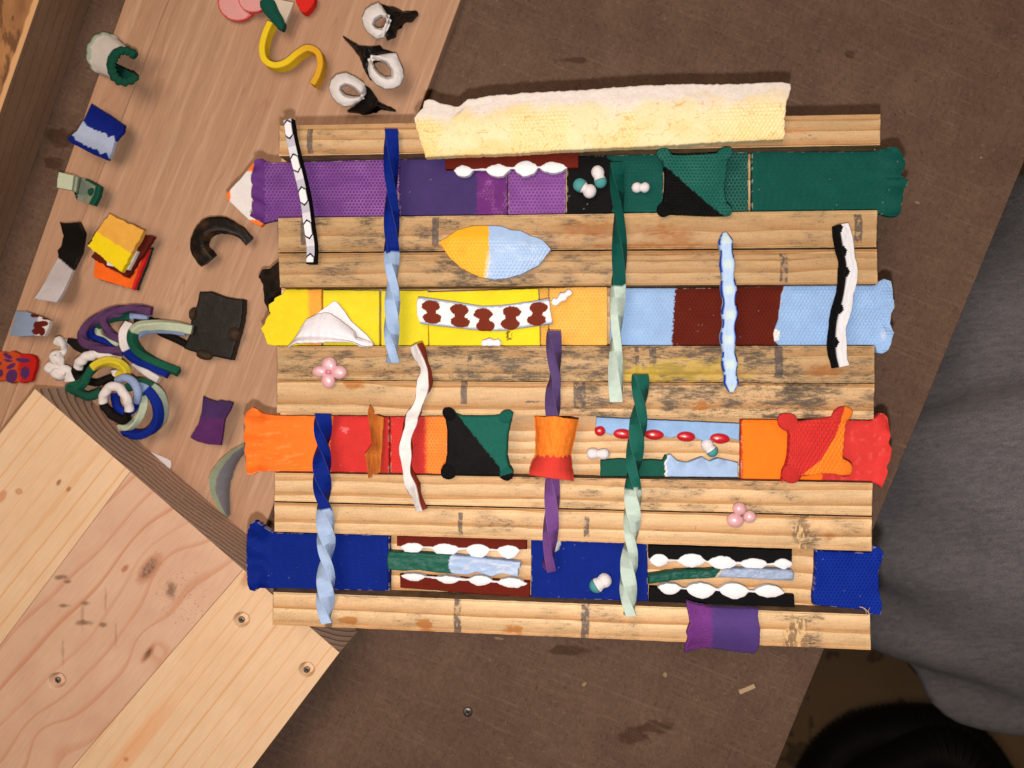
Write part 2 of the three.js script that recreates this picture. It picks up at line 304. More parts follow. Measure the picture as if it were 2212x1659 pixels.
thing('walnut_beam', 'thick brown beam with a pale edge at the corner left of the plank', 'beam', (o) => {
  const f = coons({ T: [[-420, -150], [135, -150]], B: [[-420, 800], [-194, 800]], wob: 0 });
  const fr = frame(f, 0.044), top = dataTex(700, 800, (s, t) => {
    const [u, v] = fr.at(s, t), d = (135 - 0.346 * (v + 150)) - u, n = fbm(u / 22, v / 60 + 9, 4);
    let c = mix(C(126, 82, 52), C(196, 140, 88), n); c = mix(c, C(84, 50, 32), 0.7 * ss(0.52, 0.66, fbm(u / 14 + 30, v / 44, 4)));
    return mix(c, C(224, 172, 120), ss(14, 9, d + 3 * (vn(v / 14, 3) - 0.5)));
  });
  const side = dataTex(1024, 160, (x, y) => {
    const g = fbm(x * 9, y * 3.2 + 5, 3), r = Math.abs((y * 5 + 2.2 * fbm(x * 3.4, y * 0.8, 3)) % 1 - 0.5);
    let c = mix(C(146, 112, 86), C(120, 90, 68), g); if (r < 0.04) c = mix(c, C(98, 66, 48), 0.6); return mul(c, 0.93 + 0.14 * vn(x * 260, y * 30));
  });
  mesh('beam_body', sheet({ f, fr, y: 0.044, th: 0.0435, r: 2, step: 60, walls: { R: 1 } }), [woodMat(top), woodMat(side)], o);
});
const pinePaint = (k, dir) => (u, v) => {
  const a = u * dir[1] - v * dir[0], b = u * dir[0] + v * dir[1];   // across and along the grain
  let w, c;
  if (k === 1) {                                      // knotty flat-sawn middle stave
    let bend = 70 * (fbm(a / 190 + 2, b / 420, 3) - 0.5) + 0.16 * b * 0.6;
    for (const [ku, kv, r] of [[360, 1215, 60], [330, 1395, 30], [100, 1595, 40]]) { const d = Math.hypot((u - ku), (v - kv)); bend += 46 * Math.exp(-d * d / (r * r * 2)); }
    w = (a + bend) / 58 + 3;
    c = mix(C(222, 182, 152), C(208, 164, 136), fbm(u / 60, v / 60, 3));
  } else { w = (a + 14 * (fbm(a / 90, b / 500 + k * 7, 3) - 0.5)) / (k ? 30 : 34); w += 0.6 * fbm(a / 26, 3.3 + k, 2); c = mix(C(236, 200, 162), C(228, 188, 148), fbm(u / 70, v / 70, 3)); }
  const g = w - Math.floor(w), line = ss(k === 1 ? 0.74 : 0.76, 0.95, g) * ss(1, 0.955, g), wt = 0.3 + 0.7 * hash(Math.floor(w), 11 + k);
  c = mix(c, k === 1 ? C(196, 130, 96) : C(216, 158, 102), 0.75 * line * wt);
  c = mul(c, 0.95 + 0.1 * vn(a / 1.6, b / 24));
  const knot = (ku, kv, ra, rb, rot, dark) => { const x = (u - ku) * Math.cos(rot) + (v - kv) * Math.sin(rot), y = -(u - ku) * Math.sin(rot) + (v - kv) * Math.cos(rot), d = Math.hypot(x / ra, y / rb) + 0.35 * (fbm(u / 7, v / 7, 3) - 0.5); if (d < 1.5) { c = mix(c, C(186, 122, 84), 0.6 * ss(1.5, 0.9, d)); c = mix(c, dark, 0.75 * ss(1, 0.5, d) * (0.4 + 0.9 * vn(u / 3, v / 3))); } };
  if (k === 1) { knot(322, 1228, 33, 15, -0.95, C(104, 80, 72)); knot(320, 1412, 20, 7, -0.95, C(92, 66, 56)); knot(270, 1228, 9, 5, -0.8, C(150, 92, 60));
    for (const [ku, kv, ra, rb] of [[133, 1247, 20, 8], [146, 1256, 12, 6], [137, 1308, 18, 7], [184, 1303, 14, 8], [182, 1345, 26, 9], [222, 1350, 12, 8], [136, 1410, 5, 40], [178, 1330, 5, 44], [228, 1296, 4, 36], [250, 1370, 4, 40], [370, 1275, 16, 26]]) { const d = Math.hypot((u - ku) / ra, (v - kv) / rb) + 0.7 * (fbm(u / 9 + ku, v / 9, 3) - 0.5); if (d < 1) c = mix(c, C(126, 92, 70), (rb > 30 ? 0.34 : 0.8) * ss(1, 0.2, d)); }
    if (vn(u / 2.6, v / 2.6) > 0.88 && Math.hypot(u - 396, v - 1290) < 60) c = mix(c, C(130, 96, 80), 0.6); }
  if (k === 0) { knot(41, 1062, 7, 6, 0, C(206, 156, 112)); knot(4, 1072, 7, 12, 0.5, C(214, 152, 106)); knot(127, 1042, 4, 7, 0.6, C(110, 66, 36)); knot(148, 1057, 4, 6, 0.6, C(150, 90, 50)); }
  if (k === 2) { knot(548, 1236, 14, 30, 0.7, C(190, 120, 84)); knot(272, 1640, 5, 5, 0, C(90, 66, 50)); const st = ss(26, 8, Math.abs(a - (u * 0 + 300 * dir[1] - 1600 * dir[0]))); c = mix(c, C(228, 150, 92), 0.45 * st * ss(1450, 1600, v)); }
  return c;
};
const screwsAt = [[521, 1339], [662, 1447], [123, 1470]];
thing('pine_panel', 'pale glued pine panel with knots and screws under the corner of the slatted board', 'panel', (o) => {
  const A = [75, 840], J1 = [281, 1018.5], J2 = [525, 1230], B = [733, 1410], ds = [-0.62, 0.785];
  const bot = [[-675, 1801], [-305, 1801], [33, 1801], [438, 1801]], top = [A, J1, J2, B];
  for (let k = 0; k < 3; k++) {
    const e = (p, q, d) => { const l = Math.hypot(q[0] - p[0], q[1] - p[1]); return [p[0] + (q[0] - p[0]) * d / l, p[1] + (q[1] - p[1]) * d / l]; };
    const f = coons({ T: [e(top[k], top[k + 1], k ? 0.35 : 0), e(top[k + 1], top[k], k < 2 ? 0.35 : 0)], B: [bot[k], [bot[k + 1][0] - 0.7, 1801]], wob: 0 });
    const mine = screwsAt.filter((_, i) => (i < 2 ? k === 2 : k === 1));
    const pit = (u, v) => { let d = 0; for (const [a, b] of mine) { const q = Math.hypot(u - a, v - b) / 16.5; if (q < 1) d = -0.0052 * Math.min(1, (1 - q) * 3.4); } return d; };
    const pf = pinePaint(k, ds), fr = frame(f, 0.0505), tx = dataTex(420, 900, (s, t) => pf(...fr.at(s, t)));
    const end = dataTex(400, 120, (x, y) => {        // growth rings on the sawn end
      const X = x * 300, Y = y * 105; let r;
      if (k === 0) r = Math.hypot((X - 190) * 0.8, Y - 175) / 15; else if (k === 1) r = (Y * 0.92 - X * 0.1 + 8 * Math.sin(X / 60)) / 12; else r = Math.hypot(X - 120, Y - 190) / 15;
      r += 0.35 * fbm(X / 30, Y / 30, 2); const g = r - Math.floor(r), line = ss(0.62, 0.93, g) * ss(1, 0.95, g);
      let c = mix(C(214, 176, 150), C(192, 154, 128), g); c = mix(c, C(112, 78, 60), 0.85 * line); c = mul(c, 0.9 + 0.2 * vn(X / 1.3, Y / 1.3));
      if (k === 1 && vn(X / 5, Y / 1.5) > 0.8) c = mix(c, C(230, 204, 180), 0.5); return c;
    });
    mesh('stave', sheet({ f, fr, y: 0.0505, th: 0.0421, r: 1.4, step: mine.length ? 3.2 : 14, disp: mine.length ? pit : null, walls: { T: 1 } }), [woodMat(tx, 0.55), woodMat(end, 0.85)], o);
  }
  for (const [u, v] of screwsAt) { const [h, d] = screwGeo(u, v, 0.0467, 7.5, u); const m = mesh('screw', h, metal, o); mesh('cross_slot', d, slotMat, m); }
});
solo('paper_card', 'small white card sticking out from under the sawn end of the pine panel', 'card', sheet({ T: [[305, 968], [323, 976], [362, 991], [369, 996]], R: [[369, 996], [371, 1001], [367, 1013]], B: [[296, 985], [367, 1013]], y: 0.0086, th: 0.0004, r: 0, wob: 0, step: 12, col: () => C(224, 214, 214) }), M.plain);

// ------------------------------------------------------------------ the slatted board
const Y1 = 0.085, YB = 0.070, YS = 0.0745;           // tops of raised slats, of base slats, of the tiles
// quads [TL, TR, BR, BL]; rings = where growth rings end across the width; dirt = [u, half width, strength]; marks = [u, v0, v1, w]; stains = [u, v, ru, rv, kind]
const slats = [
  { q: [[602, 270], [1904, 245], [1903, 312], [601, 336]], rings: [0.16, 0.5, 0.92, 1.3], age: 0.45, tone: 0.1, dirt: [[700, 60, 0.35], [1500, 120, 0.2]], marks: [[668, 277, 331, 14]], stains: [[1710, 283, 60, 5, 3]] },
  { q: [[599, 470], [1897, 453], [1895, 533], [599, 544]], rings: [0.55, 0.95, 1.4], age: 0.8, tone: 0.25, dirt: [[650, 90, 0.5], [900, 180, 0.62], [1200, 150, 0.5], [1720, 130, 0.3], [1560, 80, 0.2]], marks: [[940, 469, 531, 17], [654, 470, 528, 13], [1855, 462, 524, 20, 1]], stains: [[1280, 495, 120, 30, 0], [1450, 505, 90, 34, 0], [1400, 530, 200, 10, 0]] },
  { q: [[600, 547], [1896, 537], [1898, 613], [603, 620]], rings: [0.1, 0.28, 0.62, 1.2], age: 0.8, tone: 0.2, dirt: [[700, 120, 0.5], [1050, 180, 0.75], [1250, 100, 0.5], [1600, 120, 0.3]], marks: [[1694, 546, 609, 20, 1]], stains: [[1500, 540, 160, 6, 0]] },
  { q: [[597, 748], [1891, 747], [1891, 828], [597, 820]], rings: [0.3, 0.8, 1.5], age: 0.8, tone: 0.3, dirt: [[700, 120, 0.66], [900, 160, 0.72], [1120, 160, 0.8], [1300, 120, 0.9], [1480, 160, 0.95], [1650, 120, 0.8], [1830, 100, 0.55]], marks: [[1683, 749, 816, 21], [1376, 750, 810, 10, 1], [1411, 750, 815, 18, 1], [1016, 762, 816, 12, 2]], stains: [[1480, 800, 150, 30, 2], [1380, 812, 60, 22, 2], [1780, 800, 60, 26, 0]] },
  { q: [[597, 821.5], [1891, 829.5], [1889, 906], [596, 892]], rings: [0.14, 0.8, 1.4], age: 0.35, tone: 0.05, dirt: [[1270, 80, 0.8], [1420, 120, 0.75], [1560, 110, 0.85], [1700, 130, 0.98], [1850, 90, 0.6], [820, 40, 0.25]], marks: [[1002, 823, 873, 16], [1252, 826, 882, 30, 1], [1160, 866, 870, 60, 2]], stains: [[768, 828, 26, 14, 1], [1520, 880, 24, 14, 1], [1240, 905, 60, 20, 0]] },
  { q: [[592, 1022], [1887, 1044], [1885, 1115], [591, 1083]], rings: [0.24, 0.72, 1.25], tone: 0.05, dirt: [[1250, 160, 0.45], [1480, 150, 0.42], [1640, 120, 0.5]], marks: [], stains: [] },
  { q: [[591, 1086], [1885, 1118], [1885, 1192], [591, 1149]], rings: [0.1, 0.6, 1.15], tone: 0, dirt: [[1040, 120, 0.35], [1740, 40, 0.6], [1820, 60, 0.3]], marks: [[994, 1108, 1159, 11, 1], [1267, 1116, 1160, 14, 1]], stains: [[1735, 1150, 22, 40, 4], [1790, 1160, 20, 14, 0]] },
  { q: [[589, 1280], [1881, 1329], [1883, 1406], [587, 1351]], rings: [0.5, 1.1], tone: 0, dirt: [[840, 120, 0.3], [1300, 200, 0.3], [1740, 50, 0.65]], marks: [[988, 1293, 1367, 18, 1], [1264, 1306, 1379, 20, 1], [708, 1342, 1357, 18]], stains: [[752, 1344, 24, 12, 1], [920, 1352, 24, 20, 1], [1108, 1360, 24, 14, 1], [1720, 1370, 30, 40, 4]] },
];
const baseSlats = [
  { q: [[606, 322], [1893, 306], [1893, 480], [606, 492]], rings: [0.2, 0.45, 0.8, 1.2], tone: 0, dirt: [], marks: [], stains: [] },
  { q: [[606, 600], [1888, 600], [1888, 770], [606, 770]], rings: [0.2, 0.45, 0.8, 1.2], tone: 0.1, dirt: [], marks: [], stains: [] },
  { q: [[604, 876], [1880, 890], [1880, 1060], [604, 1042]], rings: [0.3, 0.43, 0.58, 0.71, 0.85, 1.2], tone: -0.05, dirt: [], marks: [], stains: [] },
  { q: [[602, 1134], [1876, 1175], [1876, 1344], [602, 1300]], rings: [0.22, 0.42, 0.62, 0.8, 1.2], tone: -0.05, dirt: [], marks: [], stains: [] },
];
function slatPaint(d, k) {
  return (u, v, s, t) => {
    const q = t + 0.09 * (fbm(u / 240 + k * 9, k, 3) - 0.5) * 2 + 0.012 * (vn(u / 40, k) - 0.5);
    let a = d.rings[0] - 0.42, b = d.rings[0]; for (let i = 1; i < d.rings.length && q > b; i++) { a = b; b = d.rings[i]; }
    const g = clamp((q - a) / (b - a)), dark = g ** 1.35 * ss(1, 0.965, g), ag = d.age ?? 0;
    let c = mix(mix(C(233, 198, 152), C(186, 149, 104), ag), mix(C(188, 132, 76), C(148, 100, 54), ag), dark);
    c = mix(c, C(186, 154, 110), clamp(0.8 * fbm(u / 120 + 30 * k, v / 30, 3) + d.tone - 0.3));
    c = mul(c, 0.88 + 0.24 * fbm(u / 26, v / 1.2 + k * 31, 2)); c = mul(c, 0.93 + 0.14 * vn(u / 1.6, v / 3));
    let dz = 0.12; for (const [m, w, n] of d.dirt) dz = Math.max(dz, n * ss(1.5, 0.3, Math.abs(u - m) / w));
    const n1 = fbm(u / 10 + 7 * k, v / 2.2, 4), n2 = fbm(u / 44 + k, v / 15 + 5, 3), n3 = vn(u / 2.2 + 50, v / 1.6 + 9 * k);
    c = mix(c, C(126, 104, 78), 0.8 * dz * ss(0.36, 0.68, n2) * (0.55 + 0.9 * n1));
    c = mix(c, C(66, 60, 56), 0.74 * ss(0.76 - 0.36 * dz, 1.06 - 0.36 * dz, 0.5 * n1 + 0.48 * n2 + 0.16 * n3));
    if (n3 > 0.95 - 0.07 * dz) c = mix(c, C(86, 68, 50), 0.5);
    for (const [m, v0, v1, w, kind] of d.marks) {
      const e = Math.abs(u - m + 2 * (vn(v / 5, m) - 0.5)) / (w / 2);
      if (e < 1 && v > v0 && v < v1) { const sp = fbm(u / 7 + m, v / 9, 3), gap = kind === 2 ? 0.9 * ss(0.42, 0.6, sp) : kind === 1 ? 0.75 * ss(0.5, 0.66, sp) : 0.3 * ss(0.5, 0.7, sp); c = mix(c, C(70, 66, 68), 0.88 * ss(1, 0.72, e) * (1 - gap) * (0.82 + 0.18 * vn(u / 1.7, v / 1.7))); }
    }
    for (const [m, n, ru, rv, kind] of d.stains) {
      const e = Math.hypot((u - m) / ru, (v - n) / rv) + (kind ? 0.7 : 0.45) * (fbm(u / 17 + m, v / 9, 3) - 0.5) * 2;
      if (e < 1) { const f = ss(1, kind ? 0.5 : 0.05, e); c = kind === 1 ? mix(c, C(176, 104, 34), 0.75 * f) : kind === 2 ? mix(c, C(198, 166, 40), 0.5 * f) : kind === 3 ? mix(c, C(230, 120, 60), 0.6 * f * (vn(u / 4, v / 2) > 0.6)) : kind === 4 ? mix(c, mix(C(112, 86, 62), C(232, 192, 136), ss(0.38, 0.58, fbm(u / 4.5, v / 13, 3))), 0.7 * f) : mix(c, C(158, 98, 48), 0.8 * f * (0.6 + 0.8 * fbm(u / 9, v / 3, 2))); }
    }
    return c;
  };
}
thing('slatted_board', 'square board of worn pine slats with clay strips set into its channels', 'board', (o) => {
  const one = (d, k, y, th, name, W, Ht) => {
    const f = coons({ T: [d.q[0], d.q[1]], B: [d.q[3], d.q[2]], L: [d.q[0], d.q[3]], R: [d.q[1], d.q[2]], wob: 0.7 }), pf = slatPaint(d, k), fr = frame(f, y);
    const crown = (u, v, s, t) => { let g = 0; for (const q of d.rings) g += Math.exp(-(((t - q + 0.01) / 0.035) ** 2)); return -0.0024 * (2 * t - 1) ** 2 - 0.00045 * g - 0.0003 * fbm(u / 40, v / 6, 3); };
    const sawn = dataTex(512, 24, (x, y) => mul(mix(C(150, 116, 80), C(92, 68, 46), fbm(x * 60 + k * 7, y * 3, 4)), 0.85 + 0.3 * vn(x * 256, y * 6)));  // side faces tinted dark brown; shade below the slat edges put into the colour
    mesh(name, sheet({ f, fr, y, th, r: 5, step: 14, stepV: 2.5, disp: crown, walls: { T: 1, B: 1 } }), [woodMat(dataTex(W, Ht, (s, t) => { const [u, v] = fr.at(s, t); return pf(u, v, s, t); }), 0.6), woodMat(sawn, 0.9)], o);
  };
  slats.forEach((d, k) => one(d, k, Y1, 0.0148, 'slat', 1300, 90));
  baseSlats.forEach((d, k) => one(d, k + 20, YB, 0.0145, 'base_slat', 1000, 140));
  for (const [u, y0] of [[660, 0.0507], [1780, 0.001]]) mesh('batten', sheet({ T: [[u, 360], [u + 60, 360]], B: [[u, 1210], [u + 60, 1230]], y: 0.0553, floor: y0, th: 0.01, r: 2, step: 60, col: () => C(200, 160, 110) }), M.matte, o);
});

// ------------------------------------------------------------------ tiles and strips in the channels
const press = (c, lite, a = 6, k = 0.35) => { const p = paint(c, 0.1, 20); return (u, v) => mix(p(u, v), lite, k * hexd(u, v, a) * (0.35 + 1.3 * fbm(u / 30, v / 30, 2))); };
const cell = (a = 6, d = 0.0005) => (u, v) => d * (hexd(u, v, a) - 0.5) + 0.00022 * (fbm(u / 24, v / 24, 3) - 0.5);
const dull = (u, v) => 0.0005 * (fbm(u / 40, v / 40, 3) - 0.5) + 0.0001 * vn(u / 2, v / 2);
const flare = (u0, dir, up = 0.004) => (s, t, u, v) => YS + up * ss(0, 42, (u - u0) * dir) * (0.35 + 1.3 * (2 * t - 1) ** 2) + 0.0009 * Math.sin(t * 19) * ss(0, 30, (u - u0) * dir);
// lint on the paint, and pale chips along the worn edges
const worn = (o) => { const f = coons(o); return { ...o, f, col: (u, v, s, t) => {
  let c = o.col(u, v, s, t); const e = Math.min(Math.min(s, 1 - s) * f.lu, Math.min(t, 1 - t) * f.lv), n = fbm(u / 7 + 3, v / 7, 3);
  if (e < 2.6 && n > 0.56) c = mix(c, C(206, 190, 168), 0.42 * ss(0.56, 0.7, n));
  if (hash(u * 2.3, v * 2.3) > 0.9993) c = mix(c, C(220, 214, 208), 0.22);
  return mul(c, 0.94 + 0.12 * fbm(u / 46, v / 38 + 9, 2)); } }; };
const strip = (name, label, cat, o, mat = M.paint) => solo(name, label, cat, sheet({ y: YS, th: 0.0042, r: 3, ...worn(o) }), mat);

// first channel: purple, violet, black, green
strip('clay_strip', 'long purple clay strip pressed with honeycomb, its scalloped end hanging off the left', 'clay strip', {
  T: [[548, 347], [556, 342], [566, 342], [577, 348], [590, 350.5], [862, 343]], L: [[548, 347], [546.6, 365], [544, 375], [540.6, 384], [542, 394], [545.5, 399], [542, 411], [541, 425], [545.5, 432], [542, 444], [544, 454], [538, 466]],
  B: [[538, 466], [552, 474], [567, 482], [577, 479], [602, 474], [862, 471]], y: flare(592, -1), step: 2, disp: (u, v) => cell(7.6, 0.0008)(u, v) * ss(560, 585, u), col: (u, v) => (u < 572 ? paint(COL.purple)(u, v) : press(COL.purple, C(180, 124, 190), 7.6, 0.34 + 0.3 * ss(700, 840, u))(u, v)) });
strip('clay_tile', 'smooth dark violet tile with a magenta end beneath the red and white trim', 'clay tile', {
  T: [[863, 343.5], [1096, 340]], B: [[863, 470], [1096, 468]], step: 2.4, disp: dull, col: (u, v) => { const e = u + 6 * (fbm(u / 6, v / 6, 2) - 0.5) * 2; return e < 1030 ? paint(COL.violet, 0.08)(u, v) : press(COL.magenta, C(170, 110, 170), 7.6, 0.4 * ss(0.45, 0.6, fbm(u / 14, v / 20)))(u, v); } });
strip('clay_tile', 'bright purple honeycomb tile between the violet tile and the black tile', 'clay tile', { T: [[1097.6, 340], [1222, 338]], B: [[1097.6, 468], [1222, 466]], step: 2, disp: cell(8, 0.0007), col: press(C(116, 64, 136), C(178, 124, 186), 8, 0.45) });
strip('clay_tile', 'half black and half green tile carrying three small pills', 'clay tile', { T: [[1224.4, 337], [1433, 332]], B: [[1224.4, 465], [1433, 461]], step: 2.6, disp: dull, col: (u, v) => { const e = u - 1324 + 12 * ss(350, 338, v) + 2 * vn(v / 5, 2); return e < 0 ? paint(COL.black, 0.2)(u, v) : press(COL.green, C(60, 124, 110), 8, 0.14)(u, v); } });
strip('clay_tile', 'short green honeycomb tile mostly hidden by the green and black cushion', 'clay tile', { T: [[1436, 332], [1617, 327]], B: [[1436, 462], [1617, 458]], step: 2, disp: cell(8, 0.0007), col: press(C(14, 70, 62), C(90, 150, 134), 8, 0.34) });
strip('clay_strip', 'long plain green strip with a torn end hanging off the right', 'clay strip', {
  T: [[1624, 327], [1782, 327], [1880, 326], [1894, 324], [1912.6, 319], [1928, 316], [1940, 318]], R: [[1940, 318], [1946.6, 328], [1953, 336], [1957, 352], [1953, 367.7], [1947, 378], [1957, 386], [1963.5, 387], [1961, 399], [1953, 409.5], [1951.8, 428], [1948, 446], [1946.6, 459], [1938.7, 467]],
  B: [[1624, 459], [1880, 458], [1900, 461], [1920, 467], [1938.7, 467]], y: flare(1896, 1), step: 2.6, disp: (u, v) => dull(u, v) + cell(6, 0.0002)(u, v), col: press(COL.green, C(60, 126, 112), 6, 0.12) });
solo('clay_square', 'white clay square with orange corners poking out behind the purple strip', 'clay square', sheet({ T: [[487, 421], [500, 405], [520, 385], [552, 344]], R: [[552, 344], [640, 420]], L: [[487, 421], [492, 432], [540, 478], [562, 489]], B: [[562, 489], [640, 420]], y: 0.052, th: 0.004, r: 2.5, step: 3, col: (u, v) => { const e = u - 499 + 3 * vn(v / 4, 1); return e < 0 || v < 369 + 2 * vn(u / 4, 5) || v > 475 ? paint(COL.orange)(u, v) : paint(COL.offwhite, 0.06)(u, v); } }), M.paint);

// second channel: yellow, ochre, light blue, maroon
strip('clay_strip', 'yellow strip with a torn left end and an orange band beside it', 'clay strip', {
  T: [[617, 624.5], [694, 624.5]], L: [[617, 624.5], [611, 634], [592, 644], [590, 651], [579, 658], [580, 672], [582.6, 677], [573, 689], [570.6, 699], [562, 708.5], [568, 720.5], [573, 735], [576.6, 744.5]], B: [[576.6, 744.5], [620, 750], [694, 751]],
  step: 2.6, disp: dull, wob: 1.4, col: (u, v) => { const e = ss(660, 672, u + 8 * (fbm(u / 3, v / 12, 3) - 0.5)); return mix(paint(COL.yellow, 0.06)(u, v), paint(C(240, 166, 66))(u, v), e); } });
strip('clay_tile', 'plain yellow tile under the folded white triangle', 'clay tile', { T: [[697, 626], [819, 627]], B: [[697, 751], [819, 751]], step: 3, disp: dull, col: paint(C(228, 208, 44), 0.06) });
strip('clay_tile', 'plain yellow tile crossed by the blue twisted stick', 'clay tile', { T: [[823, 627], [925, 627]], B: [[823, 751], [925, 751]], step: 3, disp: dull, col: paint(C(228, 208, 44), 0.06) });
strip('clay_tile', 'brightest yellow tile, with a dark smudge, under the white strip of brown marks', 'clay tile', { T: [[922, 630.5], [1040, 627], [1163, 623]], B: [[927, 750], [1167, 748]], y: YS + 0.0018, th: 0.006, step: 2.2, disp: dull, col: (u, v) => { const c = paint(COL.yellow, 0.05)(u, v), d = Math.hypot((u - 1098) / 7, (v - 726) / 10) + 1.5 * (fbm(u / 4, v / 4, 3) - 0.5) * 2; return d < 0.9 ? mix(c, C(50, 46, 20), 0.85 * ss(0.9, 0.6, d)) : c; } });
strip('clay_tile', 'narrow ochre honeycomb sliver left of the ochre tile', 'clay tile', { T: [[1165.5, 622], [1185, 622]], B: [[1168.5, 748], [1185, 748]], step: 2, disp: cell(8, 0.0006), col: press(C(212, 156, 62), C(246, 200, 104), 8, 0.4) });
strip('clay_tile', 'square ochre honeycomb tile right of the yellow tiles', 'clay tile', { T: [[1186.6, 622], [1312, 618.5]], B: [[1186.6, 748], [1312, 748]], step: 2, disp: cell(8, 0.0008), col: press(C(232, 170, 74), C(250, 210, 124), 8, 0.5) });
strip('clay_strip', 'light blue and maroon strip under the pale blue wavy stick', 'clay strip', { T: [[1318, 622], [1459, 622], [1561, 621], [1705, 616]], B: [[1318, 748], [1700, 748]], step: 2, disp: cell(8, 0.0005), col: (u, v) => { const e = u - (1459 - 8 * (v - 622) / 124) + 3 * (vn(u / 2, v / 2.2) - 0.5) * 2; return e < 0 ? press(COL.sky, C(190, 212, 240), 8, 0.26)(u, v) : press(C(90, 27, 15), C(122, 48, 32), 8, 0.16)(u, v); } });
strip('clay_strip', 'light blue honeycomb strip with a rough end hanging off the right', 'clay strip', {
  T: [[1694, 616], [1891, 616], [1899, 608], [1910, 602], [1926, 607]], L: [[1694, 616], [1687, 640], [1684, 665], [1681, 690], [1674, 708], [1670, 722], [1673, 736], [1684, 748]], R: [[1926, 607], [1929, 628.6], [1933.5, 663], [1926, 678.5], [1924, 700], [1932, 719], [1926, 741], [1919.5, 756.5], [1907, 764]],
  B: [[1684, 748], [1880, 746], [1892, 748], [1895, 762], [1907, 764]], y: (s, t, u, v) => flare(1890, 1)(s, t, u, v) + 0.0012, th: 0.005, step: 2, wob: 1.2, disp: cell(8, 0.0009), col: (u, v) => { const d = Math.hypot(u - 1674, (v - 724) * 0.8) + 4 * vn(u / 4, v / 4); return d < 13 ? COL.offwhite : mix(press(COL.sky, C(182, 208, 240), 8, 0.3)(u, v), COL.white, 0.5 * ss(12, 2, Math.hypot(u - 1908, (v - 725) / 2) + 6 * vn(u / 3, v / 3))); } });

// third channel: orange, red
strip('clay_strip', 'orange strip turning red, its scalloped end hanging off the left', 'clay strip', {
  T: [[544, 880], [554, 884], [566, 893], [594.6, 897.6], [786, 898], [840, 900]], L: [[544, 880], [530, 891], [525, 910], [529, 922], [524.5, 936.5], [525.5, 952], [529, 957], [526, 975], [530, 989], [528.6, 1008.5], [532, 1025]], B: [[532, 1025], [544, 1026.5], [558.6, 1019], [712, 1020], [840, 1024]],
  y: (s, t, u, v) => flare(590, -1, 0.005)(s, t, u, v) + 0.0007 * Math.cos(t * 18.8) * ss(720, 560, u), step: 2.6, r: 4, disp: dull, col: (u, v) => { const e = u - (714 + 8 * ((v - 960) / 60) ** 2 * (v < 960 ? 1 : 0.2)) + 2 * vn(u / 2, v / 3); let c = e < 0 ? mix(paint(COL.orange, 0.06)(u, v), C(255, 168, 96), 0.4 * ss(0.62, 0.8, fbm(u / 20, v / 5, 3))) : paint(COL.red, 0.08)(u, v); if (u > 827) c = paint(C(186, 46, 42))(u, v); const d = Math.hypot(u - 744, v - 929) + 9 * (fbm(u / 4, v / 4, 2) - 0.5) * 2; if (d < 7) c = mix(c, C(226, 120, 124), 0.7); return c; } });
strip('clay_tile', 'red tile fading to orange under the white and maroon stick', 'clay tile', { T: [[843.2, 900], [966, 899]], B: [[843.2, 1027], [966, 1030]], step: 2, disp: cell(7.6, 0.0006), col: (u, v) => mix(press(C(200, 50, 46), C(226, 90, 80), 7.6, 0.25)(u, v), press(C(252, 124, 44), C(255, 176, 104), 7.6, 0.45)(u, v), ss(914, 926, u + 5 * (vn(u / 2, v / 3) - 0.5))) });
strip('clay_strip', 'orange and red strip under the red cushion, scalloped end hanging off the right', 'clay strip', {
  T: [[1600, 905.8], [1833, 907], [1882, 908], [1894.4, 899], [1902, 893], [1910, 893], [1918.7, 902]], R: [[1918.7, 902], [1920, 914.7], [1925, 943], [1921, 958], [1928, 971], [1925, 994], [1917, 1009.5], [1920, 1020], [1911, 1043], [1906, 1054]], B: [[1600, 1035], [1760, 1038], [1880, 1041], [1897, 1048], [1906, 1054]],
  y: flare(1888, 1, 0.005), step: 2.6, r: 4, disp: dull, col: (u, v) => (u < 1604 ? paint(C(206, 74, 34))(u, v) : u < 1776 ? paint(C(255, 124, 30), 0.05)(u, v) : mix(paint(C(212, 58, 54), 0.09)(u, v), C(242, 110, 100), 0.3 * ss(0.6, 0.8, fbm(u / 10, v / 10, 3)))) });

// fourth channel: blue
strip('clay_strip', 'dark blue felt-like strip with a flared left end over the pine panel', 'clay strip', {
  T: [[550, 1124.7], [561, 1130], [571, 1139], [592, 1151], [842, 1156]], L: [[550, 1124.7], [539.4, 1131], [534.6, 1143], [533, 1154], [531, 1196], [532, 1230], [533.4, 1261], [538, 1275]], B: [[538, 1275], [549, 1278], [561, 1271], [842, 1277]],
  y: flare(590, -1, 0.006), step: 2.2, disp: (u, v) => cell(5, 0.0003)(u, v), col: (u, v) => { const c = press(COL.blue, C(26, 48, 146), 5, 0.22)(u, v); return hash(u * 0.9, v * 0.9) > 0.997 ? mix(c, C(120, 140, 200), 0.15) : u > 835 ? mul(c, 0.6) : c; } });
strip('clay_tile', 'dark blue tile with one teal and white pill on it', 'clay tile', { T: [[1147, 1164.5], [1398, 1173.5]], B: [[1147, 1293], [1401, 1299]], step: 2.2, disp: (u, v) => cell(5, 0.0003)(u, v), col: (u, v) => { const c = press(COL.blue, C(26, 48, 146), 5, 0.2)(u, v); return hash(u * 0.9, v * 0.9) > 0.997 ? mix(c, C(120, 140, 200), 0.15) : c; } });
